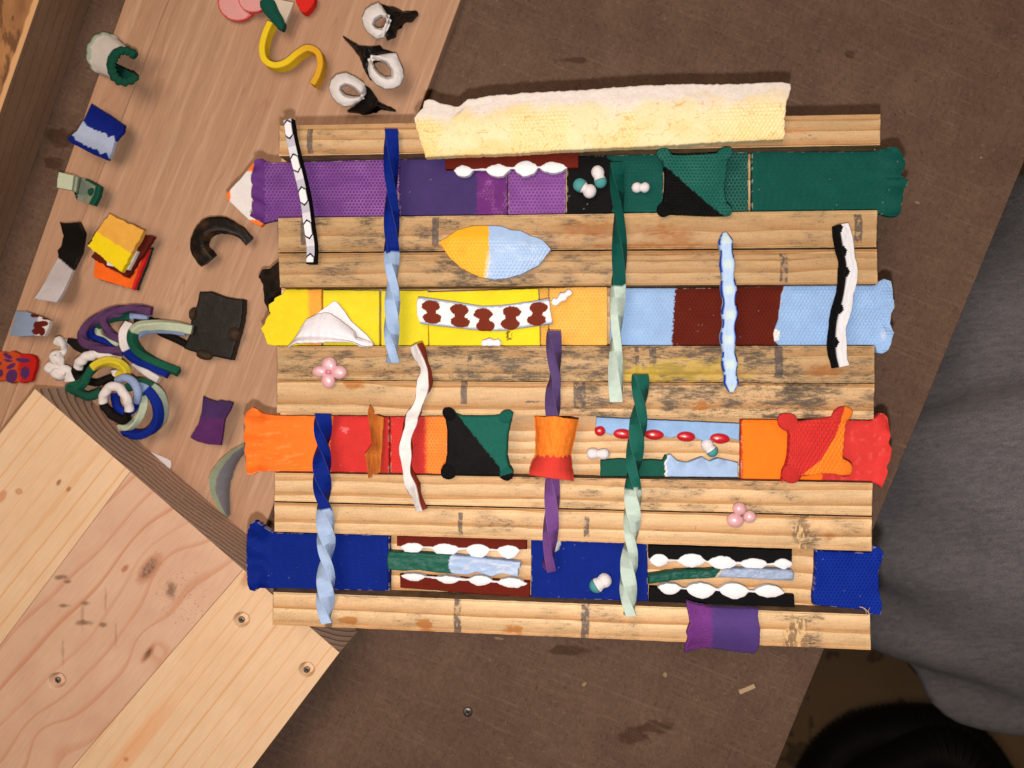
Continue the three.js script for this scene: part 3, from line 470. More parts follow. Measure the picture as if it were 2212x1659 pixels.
strip('clay_tile', 'dark blue honeycomb tile with frayed threads, hanging off the right end', 'clay tile', {
  T: [[1764, 1189.6], [1880, 1194], [1887, 1181.5], [1899, 1181.5], [1911, 1195]], R: [[1911, 1195], [1906, 1214], [1899, 1236], [1900.4, 1279.4], [1907, 1304], [1904.5, 1329.7]], L: [[1764, 1189.6], [1761.7, 1238.6], [1756.3, 1293], [1759, 1308]], B: [[1759, 1308], [1861, 1318], [1883, 1329], [1904.5, 1329.7]],
  y: flare(1885, 1, 0.003), th: 0.006, step: 2, r: 5, disp: cell(8, 0.0007), col: press(C(8, 36, 134), C(34, 72, 182), 8, 0.3) });
thing('loose_threads', 'pale frayed threads at the lower right corner of the blue tile', 'thread', (o) => {
  for (const p of [[[1857, 1311, 0.0765], [1867, 1314, 0.079], [1874, 1321, 0.08], [1880, 1327, 0.081]], [[1879, 1313, 0.077], [1876, 1320, 0.081], [1877, 1327, 0.083]], [[1862, 1311, 0.077], [1869, 1318, 0.081], [1873, 1328, 0.086]]]) mesh('thread', bar(p, { w: 1.6, round: true, n: 14, col: () => C(220, 190, 150) }), M.plain, o);
});

// ------------------------------------------------------------------ cushions with four lobed corners
function cushion(label, T, B, L, R, knobs, colf, hexs, mat, step = 2.4) {
  thing('clay_cushion', label, 'clay cushion', (o) => {
    mesh('cushion_body', sheet({ T, B, L, R, y: (s, t) => 0.0884 + 0.0016 * Math.sin(Math.PI * s) * Math.sin(Math.PI * t), th: 0.0062, r: 6, step, disp: hexs ? cell(hexs, 0.0011) : dull, col: colf }), mat, o);
    const mu = knobs.reduce((a, k) => a + k[0], 0) / 4, mv = knobs.reduce((a, k) => a + k[1], 0) / 4;
    for (const [u, v, a, b, rot, c] of knobs) mesh('corner_lobe', lobe(u, v, 0.0873, a + 0.5, b + 0.5, rot, c || colf, u), mat, o);
  });
}
const gb1 = (u, v) => { const e = (v - 345) - (u - 1432) * 0.86 - 10 + 3 * (fbm(u / 5, v / 5, 2) - 0.5) * 2; return e > 0 && !(v < 341) ? paint(COL.black, 0.3)(u, v) : press(C(18, 86, 76), C(90, 150, 134), 8, 0.26)(u, v); };
cushion('green and black clay cushion with lobed corners on the green tiles of the top channel', [[1427, 325], [1452, 333], [1480, 334], [1545, 330], [1575, 324]], [[1427, 464], [1450, 461], [1500, 463], [1545, 465], [1575, 464]], [[1427, 325], [1437, 370], [1436, 410], [1427, 464]], [[1575, 324], [1570, 370], [1566, 410], [1575, 464]],
  [[1435, 335, 17, 13, 0.5], [1565, 333, 18, 14, -0.5], [1436, 453, 17, 14, -0.4], [1563, 453, 18, 14, 0.5]], gb1, 8, M.paint, 2);
const gb2 = (u, v) => { const e = (v - 892) - (u - 985) * 1.24 + 3 * (fbm(u / 5, v / 5, 2) - 0.5) * 2; const low = v > 1013 && (u < 1075 || v > 1026 - (u - 1090) * 0.3); return e > 0 && u < 1080 || low ? paint(C(18, 17, 18), 0.3)(u, v) : paint(C(26, 92, 80), 0.1, 6)(u, v); };
cushion('smooth black and green clay cushion beside the orange roll in the third channel', [[958, 886], [985, 893], [1000, 898], [1068, 897], [1108, 890]], [[955, 1034], [985, 1028], [1040, 1029], [1075, 1029], [1106, 1036]], [[958, 886], [965, 930], [965, 980], [955, 1034]], [[1108, 890], [1097, 940], [1095, 985], [1106, 1036]],
  [[971, 895, 16, 13, 0.9], [1093, 900, 18, 13, -0.7], [970, 1018, 17, 17, 0.3], [1094, 1022, 15, 16, 0.3]], gb2, 0, M.paint);
const ro = (u, v) => { const k = [[1733, 1026], [1774, 994], [1805, 943], [1824, 884]]; let e = 1e9; for (let i = 0; i < 3; i++) { const [a, b] = [k[i], k[i + 1]], d = ((b[0] - a[0]) * (v - a[1]) - (b[1] - a[1]) * (u - a[0])) / Math.hypot(b[0] - a[0], b[1] - a[1]); if (v <= a[1] && v >= b[1]) e = d; } if (v > 1026) e = -1; if (v < 884) e = u > 1822 ? 1 : -1; return e > 0 ? press(C(252, 128, 32), C(255, 176, 100), 9, 0.25)(u, v) : press(C(200, 46, 44), C(232, 100, 88), 9, 0.25)(u, v); };
cushion('red clay cushion with an orange corner on the orange and red strip', [[1688, 895], [1725, 910], [1765, 905], [1800, 900], [1834, 884]], [[1690, 1042], [1735, 1030], [1775, 1024], [1800, 1024], [1838, 1030]], [[1688, 895], [1707, 940], [1705, 985], [1690, 1042]], [[1834, 884], [1827, 930], [1822, 985], [1838, 1030]],
  [[1702, 912, 22, 18, 0.6, paint(C(212, 56, 52), 0.1)], [1818, 897, 22, 16, -0.7], [1709, 1022, 21, 20, -0.3, paint(C(202, 50, 46), 0.1)], [1820, 1011, 19, 17, 0.6]], ro, 9, M.paint, 1.8);

// ------------------------------------------------------------------ trims with white scallops, wave trims, flat bars
const arcSheet = (u, v, a, bt, bb, sl, y, up, colf, th = 0.002) => sheet({ T: [...Array(9).keys()].map((i) => { const x = i / 4 - 1; return [u + x * a, v + sl * x * a - bt * (1 - x * x) ** 0.85]; }), B: [...Array(9).keys()].map((i) => { const x = i / 4 - 1; return [u + x * a, v + sl * x * a + 0.6 + bb * (1 - x * x) ** 0.85]; }), y: (s, t) => y + up * Math.sin(Math.PI * s) ** 0.6 * Math.sin(Math.PI * t) ** 0.6, th, r: 1.2, step: 2.4, wob: 1.8, col: colf });
function trim(label, base, T, B, y, scal, th = 0.0042, mat = M.paint) {
  thing('scalloped_trim', label, 'clay trim', (o) => {
    mesh('trim_body', sheet({ T, B, y, th, r: 2.5, step: 3, wob: 0.8, disp: dull, col: paint(base, 0.1) }), mat, o);
    const mid = poly(scal.map((q) => [q[0], q[1]]));
    mesh('white_edge', bar([...Array(18).keys()].map((i) => { const [a, b] = mid(i / 17); return [a, b + 1.5 * (hash(i, scal[0][1]) - 0.5), y + 0.0003]; }), { w: 3.6, th: 4, n: 60, rough: 0.4, size: (q) => 0.6 + 0.8 * vn(q * 24, 3), col: (q, x, z, w) => paint(C(222, 220, 226), 0.06)(...w) }), M.paint, o);
    for (const [u, v, a, bt, bb, sl] of scal) mesh('scallop', arcSheet(u, v, a * (0.96 + 0.1 * hash(u, 1)), bt * (0.85 + 0.35 * hash(u, 2)), bb * (0.85 + 0.35 * hash(u, 3)), sl ?? 0, y + 0.0006, 0.0012, paint(COL.white, 0.04), 0.0034), M.paint, o);
  });
}
trim('maroon trim with four white scallops tucked under the big yellow slab', C(102, 30, 16), [[961, 326], [1110, 328], [1249, 325]], [[961, 365], [1060, 366], [1150, 362], [1250, 362]], YS + 0.0042, [[1001, 368, 21, 10, 13], [1075, 366, 27, 11, 13], [1136, 362, 26, 15, 17], [1195, 362, 30, 15, 12]]);
trim('maroon trim with white scallops on its lower edge, above the green and blue bar', C(102, 30, 16), [[857, 1155], [1000, 1160], [1138, 1165]], [[857, 1180], [1000, 1185], [1138, 1187]], YS - 0.0004, [[890, 1181, 25, 9, 16, 0.02], [962, 1184, 30, 9, 16, 0.02], [1032, 1186, 26, 10, 18, 0.02], [1098, 1188, 26, 10, 17, 0.02]]);
trim('maroon trim with white scallops on its upper edge, below the green and blue bar', C(102, 30, 16), [[863, 1241], [1000, 1249], [1145, 1257]], [[864, 1270], [1000, 1281], [1144, 1291]], YS - 0.0004, [[893, 1244, 26, 5, 10, 0.04], [968, 1249, 28, 5, 11, 0.04], [1037, 1253, 26, 9, 11, 0.04], [1106, 1259, 32, 10, 12, 0.05]]);
trim('black trim with five white scallops on its lower edge in the bottom channel', COL.black, [[1401, 1177], [1560, 1183], [1711.5, 1188]], [[1401, 1206], [1560, 1214], [1711, 1220]], YS - 0.0002, [[1424, 1210, 21, 12, 13, 0.02], [1494, 1211, 30, 17, 16, 0], [1560, 1215, 31, 15, 13, 0.03], [1628, 1218, 31, 14, 13, 0.03], [1691, 1218, 21, 13, 10, 0]]);
trim('black trim with four white scallops on its upper edge above the purple curved tile', COL.black, [[1402.7, 1268], [1560, 1276], [1716, 1286]], [[1402.7, 1302], [1560, 1309], [1718, 1317]], YS + 0.0004, [[1447, 1269, 27, 7, 17, 0.02], [1515, 1272, 33, 11, 19, 0.02], [1586, 1275, 34, 13, 17, 0.05], [1662, 1279, 32, 14, 13, 0.04]]);
thing('beaded_trim', 'light blue trim with five glossy red beads in the third channel', 'clay trim', (o) => {
  mesh('trim_body', sheet({ T: [[1288, 901], [1440, 908], [1598, 915]], B: [[1287, 926], [1320, 940], [1345, 930], [1380, 944], [1413, 934], [1447, 947], [1482, 938], [1520, 953], [1555, 942], [1597, 952]], y: YS + 0.0014, th: 0.0055, r: 2.5, step: 3, disp: dull, col: paint(COL.sky, 0.1) }), M.paint, o);
  for (const [u, v, a] of [[1296, 931, 12], [1345, 937, 20], [1413, 939, 21], [1482, 943, 20], [1555, 947, 21]]) mesh('bead', lump(u, v, YS + 0.0012, a, 11.5, 0.0026, 0.06, paint(C(196, 22, 34), 0.05), 0.05, u), M.gloss, o);
});
solo('wave_trim', 'wavy trim, green at left and light blue at right, below the red beads', 'clay trim', sheet({ T: [[1297, 995.5], [1318, 993], [1337, 991], [1370, 994], [1409, 993], [1432, 995], [1437, 984], [1449, 981], [1462, 995], [1485, 999], [1505, 991.5], [1518, 987.7], [1533.5, 996.7], [1551, 990], [1574, 994], [1595, 1000.5]], B: [[1297, 1029], [1440, 1030], [1595, 1031]], y: (s, t, u) => YS + 0.0016 + 0.0014 * Math.sin(u / 7) * ss(0.6, 0, t) * ss(1436, 1460, u), th: 0.006, r: 3, step: 2.4, disp: dull, col: (u, v) => { const e = u - 1436 + 3 * (vn(v / 4, 3) - 0.5) - ss(1000, 985, v) * 4; return e < 0 ? paint(C(24, 84, 70), 0.12)(u, v) : e < 4 ? COL.offwhite : paint(C(164, 190, 226), 0.1)(u, v); } }), M.paint);
solo('clay_bar', 'flat bar, green then light blue, between the two maroon trims', 'clay bar', sheet({ T: [[838, 1192], [972, 1199], [1124, 1215]], L: [[838, 1192], [835, 1212], [837, 1231]], R: [[1124, 1215], [1125, 1226], [1120, 1230], [1119, 1247]], B: [[837, 1231], [870, 1234], [905, 1232], [945, 1238], [972, 1240], [1010, 1243], [1028, 1236], [1060, 1246], [1085, 1240], [1119, 1247]], y: (s, t, u, v) => YS + 0.003 + 0.0012 * (fbm(u / 16, v / 9, 3) - 0.5), th: 0.0065, r: 4, step: 2.4, col: (u, v) => { const e = u - 970 - 10 * ((v - 1218) / 24) ** 2 + 2 * vn(v / 3, 2); return e < 0 ? paint(C(30, 92, 76), 0.12)(u, v) : mix(paint(C(168, 190, 224), 0.08)(u, v), COL.white, 0.35 * ss(0.55, 0.7, fbm(u / 18, v / 6, 3))); } }), M.satin);
solo('clay_bar', 'lumpy thin bar, green then grey blue, between the two black trims', 'clay bar', sheet({ T: [[1400, 1243], [1466, 1233], [1548, 1231], [1616, 1229], [1713, 1233]], L: [[1400, 1243], [1402, 1254], [1401, 1263]], R: [[1713, 1233], [1717, 1244], [1715, 1256]], B: [[1401, 1263], [1466, 1254], [1562, 1248], [1600, 1250], [1657, 1254], [1715, 1256]], y: (s, t, u, v) => YS + 0.0034 + 0.0022 * (fbm(u / 13, v / 8, 3) - 0.5), th: 0.0065, r: 6, step: 2.2, wob: 1, col: (u, v) => { const e = u - 1552 + (v - 1240) * 0.8; return e < -2 ? paint(C(26, 86, 72), 0.12)(u, v) : e < 3 ? C(206, 188, 160) : paint(C(164, 180, 208), 0.1)(u, v); } }), M.satin);

// ------------------------------------------------------------------ rolls, folds, slabs
solo('clay_roll', 'orange wrinkled roll with a red lower end, wrapped over the purple twisted stick', 'clay roll', sheet({ T: [[1153, 899], [1175, 901], [1200, 899], [1225, 904], [1251, 906]], B: [[1142, 1026], [1165, 1030], [1195, 1035], [1218, 1036], [1240, 1040]], L: [[1153, 899], [1157, 940], [1155, 985], [1146, 1005], [1142, 1026]], R: [[1251, 906], [1242, 950], [1234, 985], [1236, 1010], [1240, 1040]], y: (s, t) => lerp(0.0795, 0.0865, ss(0.75, 0.98, t)) + 0.0125 * (1 - 0.4 * ss(0.75, 0.98, t)) * Math.sin(Math.PI * clamp(s, 0.02, 0.98)) ** 0.55, th: 0.003, r: 2, step: 2.2, wob: 1.4, disp: (u, v, s, t) => 0.0009 * (fbm(u / 4.5, v / 13, 3) - 0.5) * ss(0.75, 0.6, t), col: (u, v) => { const e = v - 986 - (u - 1195) * 0.02 + 5 * (vn(u / 4, 2) - 0.5) * 2; return e < 0 ? mix(paint(C(250, 132, 42), 0.12, 7)(u, v), C(222, 84, 30), 0.4 * ss(0.55, 0.75, fbm(u / 3, v / 14, 3))) : paint(C(208, 60, 50), 0.1)(u, v); } }), M.matte);
solo('clay_fold', 'brown orange leather-like fold standing up across the red part of a strip', 'clay fold', sheet({ T: [[798.6, 874], [806, 884], [815, 897], [829, 901]], L: [[798.6, 874], [794, 888.5], [797.4, 919.7], [803.4, 960.5], [788, 982], [791, 994], [795, 1033]], R: [[829, 901], [826, 960], [822, 1020]], B: [[795, 1033], [804, 1029], [822, 1020]], y: (s, t) => 0.0785 + 0.0095 * (1 - s) ** 1.2 + 0.0008 * Math.sin(t * 17) * (1 - s), th: 0.002, r: 1, step: 2, wob: 0.8, disp: (u, v) => 0.0004 * fbm(u / 3, v / 26, 3), col: (u, v) => mix(paint(C(212, 120, 50), 0.12)(u, v), C(172, 86, 32), 0.55 * ss(0.5, 0.7, fbm(u / 3, v / 30, 3))) }), M.matte);
solo('clay_slab', 'big pale yellow slab with honeycomb patches and a ragged white edge, on the top slat', 'clay slab', sheet({
  T: [[916, 217], [925, 213], [938, 215], [952, 222], [975, 227], [992, 230], [1003, 218], [1012, 213], [1030, 211], [1060, 205], [1100, 203], [1130, 199], [1180, 197], [1230, 195], [1290, 191], [1340, 186], [1400, 183], [1480, 180], [1560, 181], [1640, 178], [1690, 176], [1709, 180]],
  L: [[916, 217], [912, 233], [900, 246], [894, 254], [897, 272], [906, 300], [918, 339]], R: [[1709, 180], [1709, 192], [1702, 214], [1697, 250], [1695, 300]], B: [[918, 339], [1000, 335], [1110, 331], [1240, 323], [1400, 316], [1550, 307], [1695, 300]],
  y: (s, t, u, v) => 0.0925 + 0.0035 * Math.sin(Math.PI * t) - 0.002 * (1 - t) + 0.0012 * (fbm(u / 60, v / 40, 3) - 0.5), th: 0.0058, r: 4, step: 2.2, wob: 2,
  disp: (u, v, s, t) => { const m = ss(0.3, 0.5, t) * Math.max(ss(975, 930, u), ss(1095, 1110, u) * ss(1235, 1222, u), 0.8 * ss(1340, 1352, u) * ss(1378, 1362, u), ss(1500, 1620, u)); return 0.0011 * m * (hexd(u + v * 0.1, v + u * 0.04, 9) - 0.5) + 0.0004 * (fbm(u / 12, v / 12, 3) - 0.5) * ss(0.5, 0.1, t); },
  col: (u, v, s, t) => {
    let c = mix(C(244, 224, 178), C(242, 213, 154), ss(0.35, 0.7, fbm(u / 70, v / 40, 3)));
    const pressZone = Math.max(ss(975, 930, u), ss(1095, 1112, u) * ss(1232, 1220, u), ss(1335, 1352, u) * ss(1385, 1366, u), 0.7 * ss(1490, 1620, u)), hx = hexd(u + v * 0.1, v + u * 0.04, 9);
    c = mix(c, C(238, 192, 108), 0.46 * (1 - hx) * pressZone * ss(0.3, 0.45, t)); c = mix(c, C(252, 234, 190), 0.5 * hx * pressZone);
    c = mix(c, C(244, 196, 104), 0.5 * ss(0.78, 0.98, t) * ss(1150, 950, u) * fbm(u / 20, v / 20, 2) * 1.6);
    const e = t + 0.22 * (fbm(u / 40, v / 40, 3) - 0.5) * 2; c = mix(c, C(236, 225, 216), ss(0.44, 0.16, e));
    const cr = Math.abs(fbm(u / 46 + 3, v / 34, 3) - 0.5); if (cr < 0.007 && t > 0.3) c = mix(c, C(214, 156, 74), 0.55);
    if (vn(u / 2, v / 2) > 0.93) c = mix(c, C(176, 150, 110), 0.4); if (fbm(u / 6 + 70, v / 6, 2) > 0.86) c = mix(c, C(232, 160, 120), 0.4);
    return mul(c, 0.95 + 0.1 * vn(u / 4, v / 4));
  } }), M.matte);
solo('clay_eye', 'eye-shaped slab, orange yellow left and light blue right, on the second slat', 'clay slab', sheet({
  T: [[949, 522.5], [969, 510.5], [988, 497], [1019, 488], [1053, 487], [1082, 488], [1106, 497], [1125, 498], [1146, 509], [1170, 516.5], [1189, 537]], B: [[949, 524], [969, 554], [998, 580], [1034, 598], [1065, 604], [1096, 600.5], [1125, 593], [1163, 573], [1189, 540]],
  y: (s, t) => 0.0888 + 0.0042 * Math.sin(Math.PI * s) * Math.sin(Math.PI * t), th: 0.004, r: 2, step: 1.5, wob: 1.2, disp: (u, v, s, t) => 0.0007 * (hexd(u, v, 8.4) - 0.5) * ss(0.2, 0.35, t),
  col: (u, v, s, t) => { const e = u - 1056 + 6 * (v > 560 ? (v - 560) / 40 : 0) + 3 * (vn(v / 4, 2) - 0.5); const h = hexd(u, v, 8.4) * ss(0.2, 0.35, t); let c = e < 0 ? mix(paint(C(248, 178, 44), 0.12, 20)(u, v), C(252, 212, 130), 0.35 * h) : mix(paint(C(166, 194, 232), 0.08, 20)(u, v), C(214, 228, 246), 0.5 * h + 0.3 * ss(0.6, 0.8, fbm(u / 24, v / 9, 3))); if (e > -6 && e < 3) c = mix(c, C(244, 226, 200), 0.55 * ss(0.4, 0.7, t)); return c; } }), M.paint);
thing('folded_triangle', 'white folded triangle of clay lying on the yellow tiles', 'clay fold', (o) => {
  const wc = paint(C(236, 230, 236), 0.06), spk = (u, v) => (vn(u / 1.6, v / 1.6) > 0.955 ? mul(wc(u, v), 0.7) : wc(u, v));
  mesh('back_layer', sheet({ T: [[718, 653], [722, 650], [728, 653]], L: [[718, 653], [683, 678], [640, 742]], R: [[728, 653], [743, 672], [758, 694], [792, 724], [808, 744]], B: [[640, 742], [720, 738], [770, 738], [808, 744]], y: 0.0786, th: 0.002, r: 1, step: 3, col: spk }), M.matte, o);
  mesh('flap', sheet({ T: [[652, 704], [662, 690], [686, 678], [700, 675.5], [714, 677.5], [738, 694], [766, 716], [770, 728], [792, 735], [806, 743]], L: [[652, 704], [642, 722], [631, 737], [620, 752]], R: [[806, 743], [805, 747], [798, 750.5]], B: [[620, 752], [630, 745], [643, 741], [680, 741], [720, 739], [762, 740], [777, 749], [798, 750.5]], y: (s, t) => 0.0812 + 0.0052 * ss(0.72, 0.96, t) + 0.0065 * Math.sin(Math.PI * clamp(s)) ** 0.8 * Math.sin(Math.PI * (0.12 + 0.8 * t)), th: 0.002, r: 1, step: 2.4, wob: 1.2, disp: (u, v, s, t) => 0.0003 * Math.sin(u / 2.6) * ss(0.4, 0.9, t), col: spk }), M.matte, o);
});
thing('marked_strip', 'white curved strip with five maroon figure-eight marks across the yellow tiles', 'clay strip', (o) => {
  const eights = [[932, 674, 0.1], [993, 682, 0.15], [1046, 691, 0], [1104, 687, 0.05], [1161, 678, -0.1]];
  mesh('strip_body', sheet({ T: [[902, 641], [933, 644], [981, 651], [1041, 660.5], [1089, 658], [1137, 652], [1186, 644]], B: [[907, 699], [945, 704], [993, 709], [1041, 714.5], [1089, 714.5], [1137, 707], [1194, 699]], L: [[902, 641], [899, 655], [900, 680], [907, 699]], R: [[1186, 644], [1189, 670], [1194, 699]], y: (s, t) => 0.0812 + 0.0012 * Math.cos(s * 5), th: 0.0046, r: 4, step: 1.8, col: (u, v, s, t) => {
    let c = paint(C(244, 238, 236), 0.04)(u, v); const ed = Math.min(t, 1 - t) + 0.05 * (fbm(u / 9, v / 9, 2) - 0.5) * 2; c = mix(c, C(140, 160, 190), 0.8 * ss(0.12, 0.07, ed));
    eights.forEach(([a, b, sk], i) => { const y = v - b, x = u - a - sk * y + 2 * (fbm(u / 5 + i * 9, v / 5, 2) - 0.5) * 2, sh = (hash(i, 3) - 0.5) * 6; if (Math.hypot((x + sh) / 20, (y + 13) / 12.5) < 1 || Math.hypot((x - sh) / 20.5, (y - 13) / 12.5) < 1 || (Math.abs(x) < 11 && Math.abs(y) < 12)) c = paint(C(116, 44, 26), 0.08)(u, v); });
    return c; } }), M.paint, o);
});
solo('curved_tile', 'purple curved tile, magenta at its scalloped left end, draped over the bottom slat', 'clay tile', sheet({ T: [[1483, 1299], [1502, 1305], [1535, 1312], [1639, 1316]], L: [[1483, 1299], [1487, 1323], [1491, 1347], [1484, 1369], [1487, 1383], [1480, 1399], [1480, 1412]], R: [[1639, 1316], [1638, 1334], [1643, 1361], [1641, 1396], [1631, 1413]], B: [[1480, 1412], [1494, 1404.5], [1524, 1400], [1562, 1404.5], [1603, 1411], [1631, 1413]], y: (s, t) => 0.0815 + 0.0105 * Math.sin(Math.PI * (0.22 + 0.7 * t)) + 0.002 * (2 * s - 1) ** 4, th: 0.004, r: 3, step: 2.2, wob: 1.4, disp: dull, col: (u, v) => mix(press(C(108, 50, 124), C(160, 96, 168), 5, 0.25)(u, v), paint(C(82, 60, 122), 0.08)(u, v), ss(1532, 1545, u + 4 * (vn(u / 2, v / 2) - 0.5))) }), M.paint);
solo('torn_clay_piece', 'torn black ribbed clay piece poking out from under the left side of the board', 'clay piece', sheet({ T: [[557, 598], [566, 582], [583, 580], [603, 562], [640, 560]], L: [[557, 598], [568, 615], [570, 651], [581, 676]], B: [[581, 676], [600, 650], [619, 630], [660, 625]], y: (s, t) => 0.034 + 0.01 * s, th: 0.003, r: 2, step: 2.4, wob: 1.5, disp: (u, v) => 0.0006 * Math.sin(v * 1.1 + u * 0.2), col: (u, v) => mix(COL.black, C(66, 48, 34), 0.5 * fbm(u / 12, v / 12, 2)) }), M.paint);

// ------------------------------------------------------------------ sticks laid across the slats
const stick = (name, label, path, o, mat = M.paint) => solo(name, label, 'clay stick', bar(path, { n: 110, ...o }), mat);
const two = (at, a, b, m = 0.1) => (s, x, y, q) => { const e = q[1] - at + 2 * (vn(q[0] / 3, 4) - 0.5), c = e < 0 ? a : b; const ed = Math.abs(x) > 0.965 && Math.abs(y) > 0.965 ? (e < 0 ? 0.09 : 0.16) : 0; return mix(paint(c, m)(q[0], q[1]), COL.offwhite, ed * (0.4 + 0.6 * vn(s * 300, x * 3))); };  // corners lightened towards off-white: an edge highlight put into the colour
const Z = 0.0885;
stick('twisted_stick', 'twisted stick, dark blue above and light blue below, on the left of the top channel', [[846, 281, Z], [845, 370, Z], [846, 460, Z], [846, 545, Z], [848, 640, Z], [846, 720, Z], [848, 784, Z]], { sharp: 1, corner: 0.09, w: 28, th: 20, turns: 1.35, phase: 0.1, wig: (s) => -0.7 * Math.sin(Math.PI * s), col: two(545, COL.blue, C(160, 186, 222)) });
stick('twisted_stick', 'twisted stick, green above and pale mint below, starting on the green tile', [[1331, 353, 0.0785], [1333, 400, 0.0795], [1335, 440, 0.0845], [1337, 480, Z], [1338, 544, Z], [1336, 616, Z], [1332, 700, Z], [1330, 790, Z], [1330, 868, Z]], { sharp: 1, corner: 0.09, w: 27, th: 18, turns: 1.0, phase: 0.1, col: two(617, COL.green, C(190, 208, 196)) });
stick('twisted_stick', 'violet and purple twisted stick running through the orange roll', [[1196, 718, Z - 0.004], [1197, 770, Z], [1199, 820, Z], [1195, 845, Z], [1194, 900, 0.084], [1194, 965, 0.0815], [1193, 1036, 0.085], [1192, 1108, Z], [1188, 1170, Z - 0.001], [1186, 1228, 0.0815]], { sharp: 1, corner: 0.09, w: 28, th: 20, turns: 1.3, phase: 0.2, col: two(960, C(86, 66, 112), C(112, 70, 132)) });
stick('twisted_stick', 'twisted stick, dark blue above and light blue below, crossing the blue felt-like strip', [[698, 893, 0.083], [697, 960, 0.0835], [695, 1020, Z], [698, 1080, Z], [703, 1128, Z], [705, 1194, Z - 0.002], [703, 1273, Z], [703, 1342, Z]], { sharp: 1, corner: 0.09, w: 34, th: 23, turns: 1.8, phase: 0.15, col: two(1100, COL.blue, C(168, 190, 224)) });
stick('twisted_stick', 'twisted stick, green above and pale mint below, crossing the beaded trim', [[1383, 809, Z], [1383, 856, Z], [1380, 904, Z], [1373, 964, 0.0862], [1368, 1012, Z - 0.001], [1367, 1055, Z], [1367, 1086, Z], [1362, 1182, Z - 0.001], [1357, 1242, 0.0865], [1360, 1328, Z]], { sharp: 1, corner: 0.09, w: 31, th: 22, turns: 1.75, phase: 0.15, col: two(1056, C(26, 92, 80), C(188, 206, 194)) });
stick('patterned_stick', 'white and grey stick with black outlined diamonds, across the upper left corner', [[625, 260, 0.0895], [631, 300, 0.0895], [640, 341, 0.089], [652, 389, 0.0885], [662, 437, 0.0885], [670, 497, 0.089], [675, 533, 0.089], [674, 571, 0.089]], { w: 21, th: 17, phase: -0.2, n: 300, mid: 9, col: (s, x, y, q) => {
  if (x < -0.9 || (y < -0.2 && x < 0.5) || s > 0.988) return paint(COL.black, 0.2)(...q);
  const a = (s - 0.068) / 0.2315, i = Math.round(a), d = Math.abs(a - i), X = Math.abs(x - 0.05), e = d + 0.12 * X;
  if (e < 0.245 && X < 0.84) return paint(COL.white, 0.03)(...q); if (e < 0.305) return COL.black; return paint(i % 2 ? C(222, 218, 226) : C(190, 188, 202), 0.08)(...q); } });
stick('wavy_stick', 'pale blue wavy stick with dark blue outlined edges over the maroon strip', [[1565, 503, 0.0895], [1568, 538, 0.0895], [1570, 569, 0.0895], [1572, 616, 0.09], [1575, 678, 0.09], [1572, 725, 0.09], [1574, 772, 0.09], [1580, 846, 0.09]], { w: 31, th: 22, n: 160, corner: 0.4, mid: 4, rough: 0.1, size: (s) => (0.92 + 0.1 * Math.sin(s * 40) + 0.1 * (vn(s * 16, 4) - 0.5)) * Math.min(1, 0.35 + Math.min(s, 1 - s) * 11), col: (s, x, y, q) => { if (Math.abs(x) > 0.8) { return y > 0.05 && vn(s * 34, x > 0 ? 3 : 9) > 0.36 ? paint(C(32, 56, 158))(...q) : paint(C(160, 184, 218))(...q); } const e = 0.5 + 0.5 * Math.sin(s * 40 - 0.3); return mix(paint(C(180, 204, 236), 0.06)(...q), C(216, 232, 204), 0.6 * ss(0.5, 1, e) * ss(0.75, 0.3, Math.abs(x))); } });
stick('wavy_stick', 'crooked white stick with a black left side near the right end of the board', [[1815, 486, 0.0895], [1824, 538, 0.0895], [1831, 582, 0.0895], [1823, 647, 0.089], [1809, 705, 0.0885], [1809, 765, 0.089], [1815, 792, 0.089]], { w: 30, th: 24, phase: 0.34, n: 320, rough: 0.06, size: (s) => 0.9 + 0.14 * Math.abs(Math.sin(s * 13)), mid: 8, col: (s, x, y, q) => { let k = 0; for (const c of [0.02, 0.185, 0.335, 0.6, 0.83]) k = Math.max(k, 1 - Math.abs(s - c) / 0.085); const left = x > 0.86; return left || (x > 0.98 - 0.8 * Math.max(0, k) ** 1.4 && y > 0) || (y < 0 && x > 0.2) ? paint(COL.black, 0.3)(...q) : paint(COL.white, 0.03)(...q); } });
stick('wavy_stick', 'bent white stick with a maroon edge crossing the red and orange tile', [[899, 745, 0.0885], [909, 771, 0.0885], [920, 800, 0.0885], [918, 826, 0.0885], [909, 855, 0.0885], [899, 886, 0.0885], [891, 901, 0.087], [880, 937, 0.0865], [877, 972, 0.0865], [881, 1020, 0.0885], [895, 1056, 0.0885], [911, 1102, 0.0885]], { w: 24, th: 18, n: 170, rough: 0.12, mid: 3, wig: (s) => 0.55 * Math.sin(s * 5.5 - 1.2) - 0.3, size: (s) => 0.95 + 0.13 * Math.sin(s * 31) + 0.12 * (vn(s * 22, 7) - 0.5), lump: (s, a) => 0.14 * Math.sin(s * 31 + 2 * a), col: (s, x, y, q) => (y < 0.62 && Math.abs(x) > 0.8 || y < -0.4 ? paint(C(122, 42, 26))(...q) : mix(paint(C(230, 224, 222), 0.06)(...q), C(196, 192, 196), 0.5 * ss(0.55, 0.75, fbm(s * 30, x + 4, 3)))) }, M.satin);

